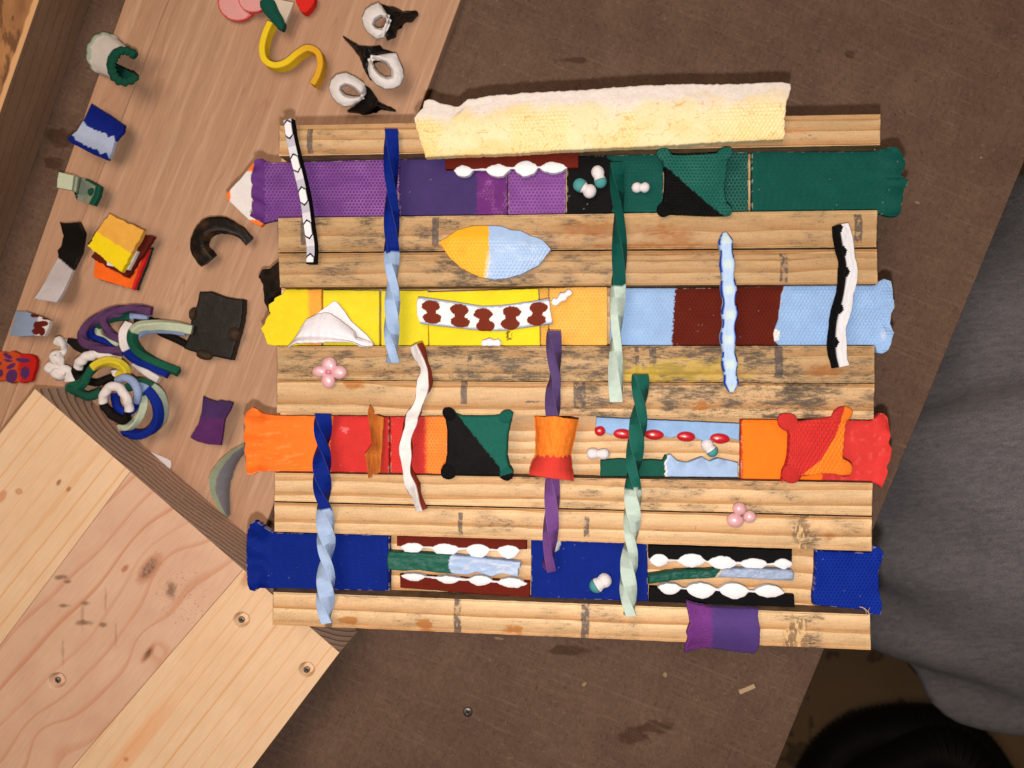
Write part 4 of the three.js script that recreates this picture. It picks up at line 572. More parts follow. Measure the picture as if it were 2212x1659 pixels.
// ------------------------------------------------------------------ pills, beads, chips
function pill(label, a, b, r, y, split, flip, pinch = 0.3, c1 = COL.teal, c2 = C(240, 234, 236)) {
  thing('clay_pill', label, 'clay pill', (o) => {
    const A = P(a[0], a[1], y), B = P(b[0], b[1], y), len = A.distanceTo(B), R = px(r, y), q = new THREE.Quaternion().setFromUnitVectors(new THREE.Vector3(0, 1, 0), B.clone().sub(A).normalize());
    const prof = (t) => { const e = Math.min(t, 1 - t) * len / R; return R * (e < 1 ? Math.sqrt(1 - (1 - e) ** 2) : 1) * (1 - pinch * Math.exp(-(((t - 0.52) / 0.09) ** 2))); };
    const seg = (t0, t1, c, name) => {
      const pts = []; for (let i = 0; i <= 22; i++) { const t = lerp(t0, t1, i / 22); pts.push(new THREE.Vector2(Math.max(1e-5, prof(t)), t * len)); } pts.unshift(new THREE.Vector2(1e-5, t0 * len)); pts.push(new THREE.Vector2(1e-5, t1 * len));
      const g = new THREE.LatheGeometry(pts, 22), p = g.attributes.position, col = []; for (let k = 0; k < p.count; k++) { const e = 1 + 0.12 * (fbm(p.getX(k) / R * 1.5 + a[0], p.getY(k) / R + p.getZ(k) / R, 2) - 0.5); p.setX(k, p.getX(k) * e); p.setZ(k, p.getZ(k) * e); col.push(...mul(c, 0.95 + 0.1 * hash(k, a[0]))); }
      g.setAttribute('color', new THREE.Float32BufferAttribute(col, 3)); g.applyQuaternion(q); g.translate(A.x, A.y, A.z); g.computeVertexNormals(); mesh(name, g, M.paint, o);
    };
    if (split <= 0) seg(0, 1, c2, 'shell'); else { seg(0, split, flip ? c2 : c1, flip ? 'shell' : 'cap'); seg(split + 0.004, 1, flip ? c1 : c2, flip ? 'cap' : 'shell'); }
  });
}
pill('fat teal and white pill lying on the black tile, teal end to the left', [1240, 392], [1286, 421], 15, 0.0783, 0.42, false, 0.3);
pill('upright white pill with a teal lower end on the black tile', [1287, 358], [1301, 406], 13.5, 0.078, 0.64, true, 0.18);
pill('plain white pinched pill on the green tile', [1364, 405], [1404, 405], 11, 0.0775, 0, false, 0.3);
pill('plain white pinched pill on bare wood left of the green and blue wave trim', [1266, 979], [1317, 981], 12, 0.0732, 0, false, 0.3);
pill('white pill with a teal lower end beside the last red bead', [1519, 950], [1546, 985], 13, 0.0738, 0.64, true, 0.15);
pill('white pill with a teal left end on the blue tile', [1275, 1273], [1319, 1246], 16, 0.0785, 0.3, false, 0.16);
solo('clay_crumb', 'lumpy white crumb of clay on the corner of the ochre tile', 'clay crumb', bar([[1192, 655, 0.078], [1204, 651, 0.0782], [1216, 641, 0.0785], [1228, 633, 0.078], [1234, 630, 0.0778]], { w: 17, th: 13, round: true, rough: 0.25, n: 40, sd: 3, size: (s) => Math.min(1, 0.5 + Math.min(s, 1 - s) * 5) * (0.85 + 0.2 * Math.sin(s * 14)), col: () => COL.white }), M.matte);
solo('clay_crumb', 'white lump of clay on the lower edge of the brightest yellow tile', 'clay crumb', bar([[1041, 743, 0.0795], [1056, 740, 0.08], [1070, 741, 0.08], [1083, 741, 0.0795]], { w: 19, th: 14, round: true, rough: 0.22, n: 40, sd: 8, size: (s) => Math.min(1, 0.5 + Math.min(s, 1 - s) * 5) * (0.9 + 0.14 * Math.cos(s * 15)), col: () => COL.white }), M.matte);
solo('clay_crumb', 'white sliver of clay half hidden by the purple twisted stick', 'clay crumb', lump(1203, 1174, 0.076, 9, 16, 0.004, 0.2, () => COL.white, 0.3, 4), M.matte);
const pinkC = (u, v) => paint(COL.pink, 0.06)(u, v);
thing('pink_flower_bead', 'glossy pink bead flower with four petals on the middle slats', 'bead', (o) => { for (const [u, v, a, b] of [[711, 788, 17, 18], [732, 804, 18, 15], [709, 822, 15, 17], [691, 802, 17, 13]]) mesh('petal', lump(u, v, 0.0865, a, b, 0.0029, 0, pinkC, 0.05, u), M.gloss, o); mesh('flower_centre', lump(711, 803, 0.0866, 9, 8, 0.0028, 0, paint(C(206, 128, 140)), 0.05, 5), M.gloss, o); });
thing('pink_bead_cluster', 'cluster of three glossy pink beads on the lower slats', 'bead', (o) => { for (const [u, v, a, b] of [[1597, 1099, 14, 14], [1619, 1116, 13.5, 13.5], [1588, 1124, 18, 15]]) mesh('bead', lump(u, v, 0.0868, a, b, 0.0035, 0.2, pinkC, 0.06, u), M.gloss, o); });

// ------------------------------------------------------------------ loose pieces on the poplar plank
const K = 0.0085;                                     // top of the plank
thing('curled_ring', 'open ring of clay, white and mint outside with a dark green frilled rim', 'clay ring', (o) => {
  const frill = (s) => 2.4 * Math.abs(Math.sin(s * 26)) + 1.5 * vn(s * 30, 2);
  const wall = (s, t, out = 0) => { const a = 5.57 - s * 4.95, r = lerp(39, 31, t) + out + frill(s) * (t > 0.85 || t < 0.12 ? 1 : 0.2), cu = lerp(226, 270, t), cv = lerp(116, 143, t); return P(cu + Math.cos(a) * r * 0.98, cv + Math.sin(a) * r * 1.14, K + 0.001 + 0.021 * t); };
  mesh('ring_wall', shell((s, t) => wall(s, 1 - t), 120, 20, 0.0026, (s, t, k) => (k < 0 ? paint(COL.green, 0.15)(s * 200, t * 40) : t < 0.16 ? paint(COL.green, 0.1)(s * 200, t * 40) : t > 0.8 + 0.1 * vn(s * 20, 3) ? paint(C(176, 192, 172))(s * 200, t * 40) : paint(C(230, 222, 216), 0.07)(s * 200, t * 40))), M.matte, o);
  const pts = [...Array(14).keys()].map((i) => { const s = i / 13, a = 0.6 + s * 5.0; return [270 + Math.cos(a) * 29, 143 + Math.sin(a) * 34, K + 0.0235]; });
  mesh('green_rim', bar(pts, { w: 19, th: 13, round: true, n: 110, rough: 0.24, lump: (s, a) => 0.16 * Math.sin(s * 75), col: (s, x, y, q) => paint(C(18, 74, 56), 0.14)(...q) }), M.matte, o);
});
solo('clay_curl', 'curled blue piece with a pale blue band across it, lying on the plank', 'clay curl', sheet({ T: [[197, 223], [230, 244], [268, 270]], L: [[197, 223], [182, 255], [166, 282], [143, 301]], R: [[268, 270], [266, 285], [254, 296], [246, 308], [240, 332], [232, 346]], B: [[143, 301], [158, 311], [196, 331], [232, 346]], y: (s, t) => K + 0.006 + 0.012 * Math.sin(Math.PI * clamp(0.12 + 0.7 * t)) + 0.004 * (1 - s) * t, th: 0.003, r: 2, step: 2, wob: 0.8, col: (u, v, s, t) => { const e = t + 0.09 * (fbm(s * 9, 4, 2) - 0.5) * 2 - 0.03; return e < 0.4 || e > 0.86 - 0.06 * (1 - s) ? paint(C(18, 36, 128))(u, v) : paint(C(176, 188, 214), 0.1)(u, v); } }), M.paint);
thing('folded_mint_piece', 'small folded strip, pale mint outside and dark green at its end, near the table edge', 'clay curl', (o) => {
  mesh('folded_strip', sheet({ T: [[126, 371], [168, 381], [192, 387], [217, 403]], L: [[126, 371], [123, 388], [122, 405]], R: [[217, 403], [212, 425], [202, 444]], B: [[122, 405], [158, 412], [164, 430], [202, 444]], y: (s, t) => K + 0.006 + 0.016 * ss(0.5, 0.34, s) + 0.007 * ss(0.7, 1, s), th: 0.004, r: 2, step: 2, col: (u, v, s, t) => { const e = s > 0.88 || (s > 0.62 && t < 0.12) || (s > 0.42 && t > 0.86 && s < 0.6); return s < 0.4 ? paint(C(196, 204, 176), 0.05)(u, v) : e ? paint(C(26, 84, 66))(u, v) : paint(C(150, 158, 138), 0.06)(u, v); } }), M.paint, o);
  mesh('green_dot', lump(199, 415, K + 0.009, 8, 10, 0.003, 0.6, paint(C(26, 84, 66)), 0.1, 2), M.paint, o);
});
solo('wavy_clay_strip', 'wavy strip, black above and silvery white below, at the left of the plank', 'clay strip', sheet({ T: [[128, 479], [136, 481], [152, 481], [170, 479]], L: [[128, 479], [136, 510], [131, 532], [123, 541], [125, 556], [108, 585], [88, 622], [72, 645]], R: [[170, 479], [182, 505], [176, 545], [157, 583], [140, 620], [132, 636], [121, 654]], B: [[72, 645], [95, 650], [121, 654]], y: (s, t) => K + 0.006 + 0.005 * Math.cos(t * 7) + 0.004 * s, th: 0.003, r: 2, step: 2.2, wob: 0.8, col: (u, v) => { const e = (v - 556) - (u - 125) * 0.85; return e < 0 ? paint(C(20, 16, 14), 0.2)(u, v) : paint(C(206, 196, 198), 0.07)(u, v); } }), M.satin);
{ // a stack of thin squares
  const st = (label, TL, TR, BR, BL, y, th, colf, wob = 2) => solo('stacked_square', label, 'clay square', sheet({ T: [TL, TR], B: [BL, BR], y, th, r: 1.6, step: 2.4, wob, disp: dull, col: colf }), M.matte, 'squares stacked on the plank');
  st('dark green square at the very bottom of the stack, only an edge showing', [228, 552], [329, 534], [296, 627], [214, 604], K + 0.003, 0.0028, paint(C(26, 52, 50)));
  st('orange square with a red edge, under the maroon square in the stack', [206, 545], [322, 538], [289, 626], [202, 599], K + 0.0065, 0.003, (u, v, s) => (s > 0.93 ? paint(C(210, 40, 36))(u, v) : paint(C(250, 108, 30))(u, v)), 1.5);
  st('maroon square with ragged edges in the middle of the stack', [238, 494], [333, 511], [274, 600], [196, 556], K + 0.0105, 0.0035, paint(C(96, 28, 18)), 3.5);
  st('white square just under the yellow square in the stack', [236, 505], [297, 543], [277, 583], [230, 573], K + 0.014, 0.003, paint(COL.offwhite), 1);
  st('topmost square of the stack, ochre above and yellow below', [236, 462], [310, 498], [262, 588], [188, 531], K + 0.0185, 0.004, (u, v, s, t) => (t + 0.03 * (fbm(u / 8, v / 8, 2) - 0.5) < 0.56 ? mix(paint(C(240, 180, 76), 0.08)(u, v), C(224, 150, 58), 0.4 * fbm(u / 9, v / 9, 2)) : paint(C(248, 216, 26), 0.06)(u, v)), 3);
}
solo('clay_hook', 'dark brownish black curved hook of clay right of the stacked squares', 'clay hook', bar([[540, 522, K + 0.006], [520, 503, K + 0.008], [497, 491, K + 0.010], [468, 487, K + 0.012], [444, 497, K + 0.012], [433, 518, K + 0.010], [434, 542, K + 0.008], [452, 564, K + 0.006]], { w: 34, th: 22, n: 70, phase: -0.3, corner: 0.5, rough: 0.12, size: (s) => lerp(0.62, 1.12, ss(0, 0.55, s)), col: (s, x, y, q) => mix(C(26, 20, 16), C(64, 44, 28), ss(0.45, 0.75, fbm(s * 9, x * 2 + 5, 3))) }), M.satin);
thing('black_clay_slab', 'flat black clay slab with brown bumps, right of the coiled ropes', 'clay slab', (o) => {
  mesh('slab_body', sheet({ T: [[430, 630], [455, 629], [490, 642], [525, 646]], R: [[525, 646], [522, 690], [515, 720], [498, 778]], B: [[395, 752], [428, 764], [470, 772], [498, 778]], L: [[430, 630], [424, 660], [412, 685], [410, 720], [395, 752]], y: K + 0.0075, th: 0.007, r: 4, step: 3, wob: 1.2, disp: dull, col: (u, v) => mix(paint(C(24, 20, 18), 0.2)(u, v), C(54, 38, 26), 0.5 * ss(0.55, 0.8, fbm(u / 22, v / 14, 3))) }), M.satin, o);
  for (const [u, v, a, b] of [[507, 722, 14, 16], [443, 767, 19, 11], [418, 678, 9, 15]]) mesh('bump', lump(u, v, K + 0.007, a, b, 0.0035, 0.2, paint(C(62, 46, 34), 0.15), 0.12, u), M.satin, o);
});
solo('patterned_chip', 'small curved chip, grey blue with maroon blots, at the left edge of the plank', 'clay chip', sheet({ T: [[33, 672], [57, 673], [80, 681], [108, 693]], L: [[33, 672], [29, 695], [18, 724]], R: [[108, 693], [106, 706], [96, 726]], B: [[18, 724], [45, 727], [70, 725], [96, 726]], y: (s, t) => K + 0.004 + 0.010 * Math.sin(Math.PI * (0.15 + 0.6 * s)), th: 0.003, r: 1.5, step: 1.8, wob: 1, col: (u, v) => { let c = u > 82 - (v - 690) * 0.2 ? C(222, 210, 204) : mix(paint(C(140, 156, 182), 0.08)(u, v), C(176, 190, 206), ss(34, 24, u + (v - 690) * 0.3)); for (const [a, b, r, q] of [[82, 703, 10, 9], [93, 699, 12, 6], [78, 716, 9, 7], [90, 716, 8, 9], [76, 681, 10, 5], [98, 688, 8, 3]]) if (Math.hypot((u - a) / r, (v - b) / q) < 1) c = C(96, 26, 16); return c; } }), M.paint);
solo('flower_tile', 'red and orange lobed tile painted with purple petals, cut by the left frame edge', 'clay tile', sheet({ T: [[-30, 762], [2, 758], [14, 762], [26, 757], [40, 764], [62, 764], [72, 768]], R: [[72, 768], [78, 778], [75, 800], [66, 824]], B: [[-30, 826], [10, 822], [24, 829], [34, 824], [46, 828], [66, 824]], y: K + 0.004, th: 0.0038, r: 3, step: 1.8, wob: 1, disp: dull, col: (u, v) => { let c = mix(paint(C(196, 76, 30))(u, v), paint(C(186, 30, 24))(u, v), ss(34, 48, u + 8 * (vn(u / 6, v / 6) - 0.5))); for (const [a, b, r, q, rt] of [[17, 769, 11, 5, 0.5], [50, 778, 17, 5, 0.1], [24, 791, 11, 5, -0.5], [25, 813, 12, 16, 0.4], [54, 805, 10, 14, 0.1], [-6, 785, 10, 5, 0], [0, 806, 7, 9, 0], [18, 779, 10, 3, 0.2]]) { const x = (u - a) * Math.cos(rt) + (v - b) * Math.sin(rt), y = -(u - a) * Math.sin(rt) + (v - b) * Math.cos(rt); if (Math.hypot(x / r, y / q) < 1) c = paint(C(84, 44, 92))(u, v); } return c; } }), M.paint);
solo('purple_square', 'dull purple square with a ragged top edge, above the crescent', 'clay square', sheet({ T: [[438, 856], [444, 859], [455, 863], [467, 868], [476, 864], [486, 867], [492, 866], [502, 870]], L: [[438, 856], [436, 885], [428, 915], [410, 945]], R: [[502, 870], [498, 882], [484, 905], [480, 935], [476, 962]], B: [[410, 945], [425, 954], [448, 960], [476, 962]], y: (s, t) => K + 0.008 + 0.004 * Math.sin(Math.PI * t) + 0.003 * (2 * s - 1) ** 2, th: 0.003, r: 2, step: 2.4, wob: 1, disp: dull, col: (u, v) => mix(paint(C(72, 48, 92), 0.1)(u, v), paint(C(92, 44, 100), 0.12)(u, v), ss(895, 912, v)) }), M.matte);
solo('clay_crescent', 'grey mint crescent shell of clay beside the orange strip end', 'clay curl', sheet({ T: [[540, 952], [525, 958.5], [498, 974], [473, 996], [456, 1020], [450, 1035], [452, 1064], [463, 1085], [473, 1102], [491, 1119]], B: [[545, 962], [525, 979], [512, 998], [502.5, 1019], [496, 1040], [493, 1056], [493, 1090], [494, 1113]], y: (s, t) => K + 0.002 + 0.017 * (1 - t) ** 0.7 * Math.sin(Math.PI * clamp(0.1 + 0.8 * s)), th: 0.0025, r: 1.5, step: 2.4, wob: 1.2, col: (u, v, s, t) => (t < 0.36 + 0.1 * (fbm(s * 14, 3, 2) - 0.5) ? paint(C(164, 172, 142), 0.12)(u, v) : paint(C(136, 134, 140), 0.05)(u, v)) }), M.matte);

// coiled and looped ropes
const pc = (x, y, h) => [0.1867 * x, 654.8 + 0.1867 * y, K + h];
function rope(label, pts, w, cols, o = {}) {
  const cf = (s, x, y, q) => { let c = cols[0][1]; for (const [at, cc] of cols) if (s >= at) c = cc; return paint(c, 0.1)(...q); };
  solo('clay_rope', label, 'clay rope', bar(pts.map((p) => pc(...p)), { w, th: o.th ?? w * 0.85, n: o.n ?? 70, round: !o.flat, corner: 0.4, rough: o.rough ?? 0.06, turns: o.turns ?? 0, phase: o.phase ?? 0, size: o.size, lump: o.lump, col: cf }), M.paint);
}
const PU = C(92, 60, 98), BL = C(18, 40, 134), GR = C(30, 90, 68), MI = C(190, 200, 172), BK = C(26, 21, 18), WH = C(232, 222, 218), LB = C(150, 168, 206), YE = C(226, 202, 56);
rope('purple rope, outer strand of the loop at the top of the pile', [[1755, 95, 0.012], [1600, 70, 0.013], [1400, 75, 0.013], [1200, 140, 0.013], [1030, 250, 0.012], [945, 370, 0.012], [1000, 470, 0.014], [1150, 520, 0.015], [1300, 550, 0.014], [1420, 565, 0.012]], 19, [[0, PU]], { flat: 1, turns: 1.4 });
rope('purple rope, inner strand hooking down inside the loop', [[1400, 110, 0.011], [1270, 130, 0.015], [1210, 190, 0.016], [1230, 290, 0.015], [1300, 370, 0.013], [1400, 420, 0.009]], 18, [[0, PU]], { flat: 1, turns: 0.6 });
rope('dark blue rope lying inside the purple loop', [[1190, 200, 0.005], [1060, 290, 0.005], [1050, 370, 0.005], [1200, 440, 0.005], [1400, 600, 0.005]], 17, [[0, BL]]);
rope('green and light blue rope under the upper purple strand', [[1720, 150, 0.006], [1550, 150, 0.006], [1350, 165, 0.006], [1210, 210, 0.006], [1130, 260, 0.005]], 19, [[0, LB], [0.32, GR]]);
rope('pale mint curved rope inside the purple loop', [[1130, 290, 0.004], [1150, 370, 0.004], [1250, 440, 0.004], [1380, 480, 0.004]], 15, [[0, MI]]);
rope('mint rope turning green, looping from the black slab back down', [[2225, 310, 0.010], [2000, 265, 0.013], [1780, 255, 0.016], [1610, 275, 0.018], [1545, 345, 0.018], [1540, 450, 0.016], [1620, 570, 0.012], [1800, 680, 0.008], [2070, 800, 0.006]], 20, [[0, MI], [0.47, GR]], { flat: 1, turns: 0.35, th: 17 });
rope('light blue rope under the mint strand', [[1600, 370, 0.006], [1720, 320, 0.007], [1950, 315, 0.006], [2150, 345, 0.005]], 16, [[0, LB]]);
rope('white rope turning dark blue, crossing down to the right', [[1500, 240, 0.012], [1440, 330, 0.015], [1430, 440, 0.015], [1460, 540, 0.013], [1560, 640, 0.009], [1750, 730, 0.006], [1945, 830, 0.005]], 19, [[0, WH], [0.36, BL]], { flat: 1, turns: 0.3 });
rope('white end of rope showing below the dark blue strand', [[1560, 690, 0.003], [1700, 800, 0.003], [1840, 890, 0.003]], 16, [[0, WH]], { flat: 1 });
rope('black rope running from the loop to the black slab', [[1560, 190, 0.006], [1750, 205, 0.004], [1850, 330, 0.003], [2000, 400, 0.003], [2160, 480, 0.004]], 17, [[0, BK]]);
rope('crumpled white lump of rope at the left of the pile', [[640, 440, 0.012], [720, 470, 0.012], [740, 560, 0.010], [640, 620, 0.012], [700, 680, 0.012], [560, 760, 0.008], [660, 800, 0.010], [780, 780, 0.010], [830, 870, 0.006]], 23, [[0, WH]], { rough: 0.4, n: 110, size: (s) => 0.75 + 0.55 * s + 0.25 * Math.sin(s * 26) });
rope('thin white tip joining the black wedge', [[700, 440, 0.009], [770, 450, 0.008], [820, 470, 0.007]], 13, [[0, WH]], { rough: 0.2, n: 20 });
rope('black wedge of rope above the white and black strand', [[790, 430, 0.008], [880, 470, 0.008], [980, 530, 0.007], [1090, 540, 0.006]], 19, [[0, BK]], { flat: 1, size: (s) => 0.55 + 0.6 * Math.sin(Math.PI * s) });
rope('white rope turning black, bowed over the left of the pile', [[1400, 650, 0.008], [1250, 590, 0.012], [1100, 590, 0.014], [970, 640, 0.015], [900, 730, 0.013], [890, 830, 0.010], [960, 900, 0.007]], 22, [[0, WH], [0.74, BK]], { lump: (s, a) => 0.12 * Math.sin(s * 40 + a), rough: 0.14 });
rope('black strand beneath the bowed white rope', [[1110, 660, 0.006], [1020, 720, 0.006], [940, 790, 0.006], [900, 860, 0.005]], 17, [[0, BK]]);
rope('yellow rope turning green, curled over the pile', [[1390, 860, 0.010], [1450, 780, 0.014], [1380, 705, 0.017], [1250, 680, 0.018], [1120, 720, 0.017], [1020, 830, 0.014], [950, 930, 0.012], [800, 1000, 0.010]], 23, [[0, YE], [0.53, GR]], { flat: 1, turns: 0.5, th: 17 });
rope('dark green rope at the bottom left of the pile, over the panel end', [[790, 990, 0.012], [900, 1030, 0.012], [1020, 1080, 0.012], [1180, 1020, 0.010]], 20, [[0, C(26, 76, 60)]], { rough: 0.14 });
rope('black rope and white tip inside the yellow curl', [[1010, 900, 0.005], [1120, 920, 0.006], [1250, 880, 0.006], [1340, 840, 0.006], [1330, 770, 0.007]], 18, [[0, BK], [0.84, WH]]);
rope('white and black ring of rope, the front ring of the coil', [[1500, 1240, 0.026], [1470, 1110, 0.030], [1400, 1000, 0.031], [1310, 960, 0.031], [1220, 1030, 0.030], [1190, 1140, 0.028], [1240, 1230, 0.026], [1320, 1310, 0.024], [1420, 1350, 0.024], [1490, 1310, 0.025]], 21, [[0, WH], [0.62, BK], [0.99, BK]], { lump: (s, a) => 0.08 * Math.sin(s * 50 + a), rough: 0.1, n: 90 });
rope('dark blue strand in the middle of the white ring', [[1330, 1040, 0.018], [1340, 1140, 0.018], [1380, 1230, 0.018], [1470, 1260, 0.017], [1570, 1180, 0.016]], 21, [[0, BL]]);
rope('light blue loop of rope behind the white ring', [[1360, 900, 0.020], [1450, 865, 0.024], [1540, 910, 0.026], [1590, 1000, 0.026], [1590, 1100, 0.023], [1560, 1180, 0.019]], 19, [[0, LB], [0.88, BL]]);
rope('green rope turning mint, outermost strand of the large coil', [[1480, 980, 0.016], [1620, 920, 0.017], [1740, 960, 0.017], [1840, 1040, 0.016], [1890, 1180, 0.014], [1890, 1330, 0.011], [1820, 1440, 0.008]], 18, [[0, GR], [0.36, C(170, 184, 164)]], { flat: 1, turns: 0.3 });
rope('light blue rope turning dark blue, long strand of the large coil', [[1600, 960, 0.019], [1700, 1000, 0.020], [1780, 1100, 0.020], [1830, 1230, 0.019], [1820, 1380, 0.017], [1740, 1480, 0.015], [1600, 1525, 0.013], [1440, 1480, 0.011]], 20, [[0, LB], [0.12, BL]], { flat: 1, turns: 0.4 });
rope('green rope turning pale mint, inner strand of the large coil', [[1590, 1000, 0.014], [1660, 1080, 0.016], [1660, 1180, 0.018], [1600, 1330, 0.019], [1500, 1430, 0.017], [1400, 1430, 0.012]], 17, [[0, GR], [0.2, MI]], { flat: 1, turns: 0.3 });

// calla-shaped pieces
function calla(label, hole, outer, T, B, near, tip) {
  thing('clay_lily', label, 'clay flower', (o) => {
    const cc = ([x, y]) => [442.4 + 0.24 * x, 0.24 * y], close = (p) => poly([...p, p[0]].map(cc)), rev = (p) => (tip === 'R' ? [p[0], ...p.slice(1).reverse()] : p), hi = close(rev(hole)), ho = close(rev(outer));
    mesh('white_spathe', shell((s, t) => { const a = hi(s), b = ho(s), k = 1 - t, w = 1 + 0.05 * (fbm(s * 26, 5, 2) - 0.4) * k * k, y = K + 0.009 + 0.0085 * ss(-0.05, 0.26, k) * (1 - 0.5 * k ** 3) + 0.0015 * (fbm(s * 22, k * 3, 3) - 0.5) * k - 0.005 * Math.exp(-((Math.min(s, 1 - s) / 0.05) ** 2)); return P(lerp(a[0], b[0], k * w), lerp(a[1], b[1], k * w), y); }, 96, 16, 0.002, (s, t) => paint(C(236, 230, 228), 0.05)(s * 300, t * 30)), M.matte, o);
    mesh('black_sheath', sheet({ T: T.map(cc), B: B.map(cc), [tip === 'R' ? 'L' : 'R']: near.map(cc), y: (s, t) => { const q = tip === 'R' ? s : 1 - s; return K + 0.003 + 0.0135 * Math.sin(Math.PI * clamp(0.08 + 0.84 * t)) * (1 - q) ** 0.8 * lerp(0.4, 1, ss(0, 0.35, q)) * (0.75 + 0.5 * fbm(s * 6, t * 5, 2)); }, floor: K, th: 0.003, r: 2.5, step: 2.4, wob: 1.6, col: (u, v) => paint(C(22, 18, 17), 0.25)(u, v) }), M.satin, o);
  });
}
calla('white and black clay lily at the top, its blunt black tail pointing right', [[1652, 165], [1590, 160], [1545, 190], [1530, 230], [1560, 252], [1615, 246]], [[1672, 170], [1590, 45], [1560, 20], [1490, 50], [1440, 90], [1413, 160], [1430, 240], [1460, 290], [1540, 352], [1612, 340], [1650, 260]], [[1560, 20], [1620, 45], [1720, 62], [1785, 102], [1850, 96], [1900, 92], [1916, 105]], [[1632, 346], [1700, 310], [1722, 240], [1792, 182], [1850, 180], [1914, 122]], [[1560, 20], [1600, 80], [1668, 155], [1622, 240], [1614, 300], [1632, 346]], 'R');
calla('white and black clay lily in the middle, its thin tail pointing up left', [[1495, 525], [1560, 545], [1630, 580], [1670, 630], [1675, 685], [1630, 690], [1580, 660], [1530, 600]], [[1480, 520], [1580, 490], [1660, 478], [1725, 475], [1752, 540], [1787, 620], [1795, 690], [1760, 765], [1700, 802], [1620, 802], [1540, 762], [1480, 690], [1465, 620]], [[1240, 316], [1320, 365], [1400, 410], [1480, 415], [1580, 405], [1610, 440], [1712, 470]], [[1238, 328], [1330, 430], [1390, 510], [1420, 590], [1450, 660], [1484, 714]], [[1712, 470], [1620, 494], [1500, 524], [1472, 620], [1484, 714]], 'L');
calla('white and black clay lily nearest the board, its thin tail pointing down right', [[1412, 868], [1340, 800], [1280, 772], [1240, 785], [1235, 810], [1270, 850], [1340, 866]], [[1455, 845], [1455, 800], [1430, 740], [1360, 690], [1270, 650], [1180, 670], [1135, 720], [1115, 790], [1140, 870], [1190, 930], [1260, 962], [1330, 952], [1410, 905]], [[1420, 745], [1470, 780], [1520, 840], [1545, 900], [1610, 935], [1714, 984]], [[1275, 995], [1350, 1002], [1420, 1012], [1480, 985], [1532, 952], [1610, 972], [1710, 996]], [[1420, 745], [1456, 830], [1400, 908], [1340, 958], [1275, 995]], 'R');
solo('yellow_squiggle', 'yellow S-shaped squiggle of clay turning golden at one end', 'clay squiggle', bar([[606, 220], [560, 330], [535, 460], [560, 560], [640, 605], [740, 585], [850, 500], [940, 452], [1030, 490], [1055, 580], [1035, 680], [985, 775]].map(([x, y]) => [442.4 + 0.24 * x, 0.24 * y, K + 0.0075]), { w: 14, th: 30, n: 90, corner: 0.3, col: (s, x, y, q) => paint(mix(C(240, 206, 40), C(228, 170, 44), ss(0.45, 0.75, s)), 0.06)(...q) }), M.paint);
const disc = (u, v, a, b, y, colf, mat) => sheet({ T: [...Array(13).keys()].map((i) => { const k = Math.PI * i / 12; return [u - Math.cos(k) * a, v - Math.sin(k) * b]; }), B: [...Array(13).keys()].map((i) => { const k = Math.PI * i / 12; return [u - Math.cos(k) * a, v + 0.2 + Math.sin(k) * b]; }), y, th: 0.003, r: 1.6, step: 2.4, wob: 0.4, col: colf });
for (const [label, u, v, a, b, y] of [['large glossy pink petal with a red rim at the top frame edge', 512, 5, 42, 40, K + 0.004], ['smaller glossy pink petal overlapping the large one at the top frame edge', 546, -4, 32, 31, K + 0.008]]) solo('pink_petal', label, 'clay petal', disc(u, v, a, b, y, (x, z) => (Math.hypot((x - u) / a, (z - v) / b) > 0.94 - 0.03 * vn(x / 5, z / 5) ? C(204, 26, 36) : paint(C(222, 150, 146), 0.05)(x, z))), M.gloss);
solo('green_leaf', 'pointed dark green leaf of clay over the end of the yellow squiggle', 'clay leaf', sheet({ T: [[560, 2], [575, -8], [592, 0]], L: [[560, 2], [562, 16], [568, 26], [586, 46], [598, 60], [608, 66]], R: [[592, 0], [602, 24], [614, 44], [616, 56], [612, 66]], B: [[608, 66], [612, 66]], y: (s, t) => K + 0.011 + 0.002 * Math.sin(Math.PI * s), th: 0.003, r: 2, step: 2, col: paint(C(20, 80, 66), 0.1) }), M.matte);
solo('white_leaf', 'cream coloured flap of clay beside the dark green leaf', 'clay leaf', sheet({ T: [[580, -6], [634, 5]], L: [[580, -6], [598, 18], [612, 44]], R: [[634, 5], [628, 20], [616, 49]], B: [[612, 44], [616, 49]], y: (s, t) => K + 0.009 + 0.003 * s, th: 0.0025, r: 1.5, step: 2.4, col: paint(C(218, 200, 182), 0.05) }), M.matte);
solo('red_petal', 'red petal of clay at the top frame edge', 'clay petal', sheet({ T: [[634, -10], [680, -10]], L: [[634, -10], [640, 8], [646, 20]], R: [[680, -10], [678, 6], [668, 20]], B: [[646, 20], [652, 26], [660, 27], [668, 20]], y: K + 0.007, th: 0.006, r: 3, step: 2.4, col: paint(C(220, 44, 36), 0.08) }), M.paint);

// ------------------------------------------------------------------ crumbs on the table
solo('wood_splinter', 'pale wood splinter lying on the worktable below the purple curved tile', 'splinter', bar([[1597, 1495, 0.0022], [1613, 1488, 0.0024], [1630, 1481, 0.0022]], { w: 9, th: 6, n: 12, rough: 0.15, col: () => C(184, 156, 122) }), M.plain);
for (const [label, u, v, a, b, r] of [['tiny pale chip on the table right of the green strip end', 1981, 438, 6, 3.5, 0.2], ['tiny pale chip on the table high up right of the board', 2119, 341, 3, 2.6, 0.8], ['pale flake on the table just below the bottom slat', 1078, 1379, 11, 3, 0.15], ['pale crumb on the table below the middle of the board', 1262, 1478, 4, 7, 0.9], ['pale crumb on the table left of the splinter', 1437, 1458, 5, 6, 0.4]]) solo('wood_chip', label, 'wood chip', lump(u, v, 0.0006, a, b, 0.0012, r, () => C(150, 124, 96), 0.3, u), M.plain);
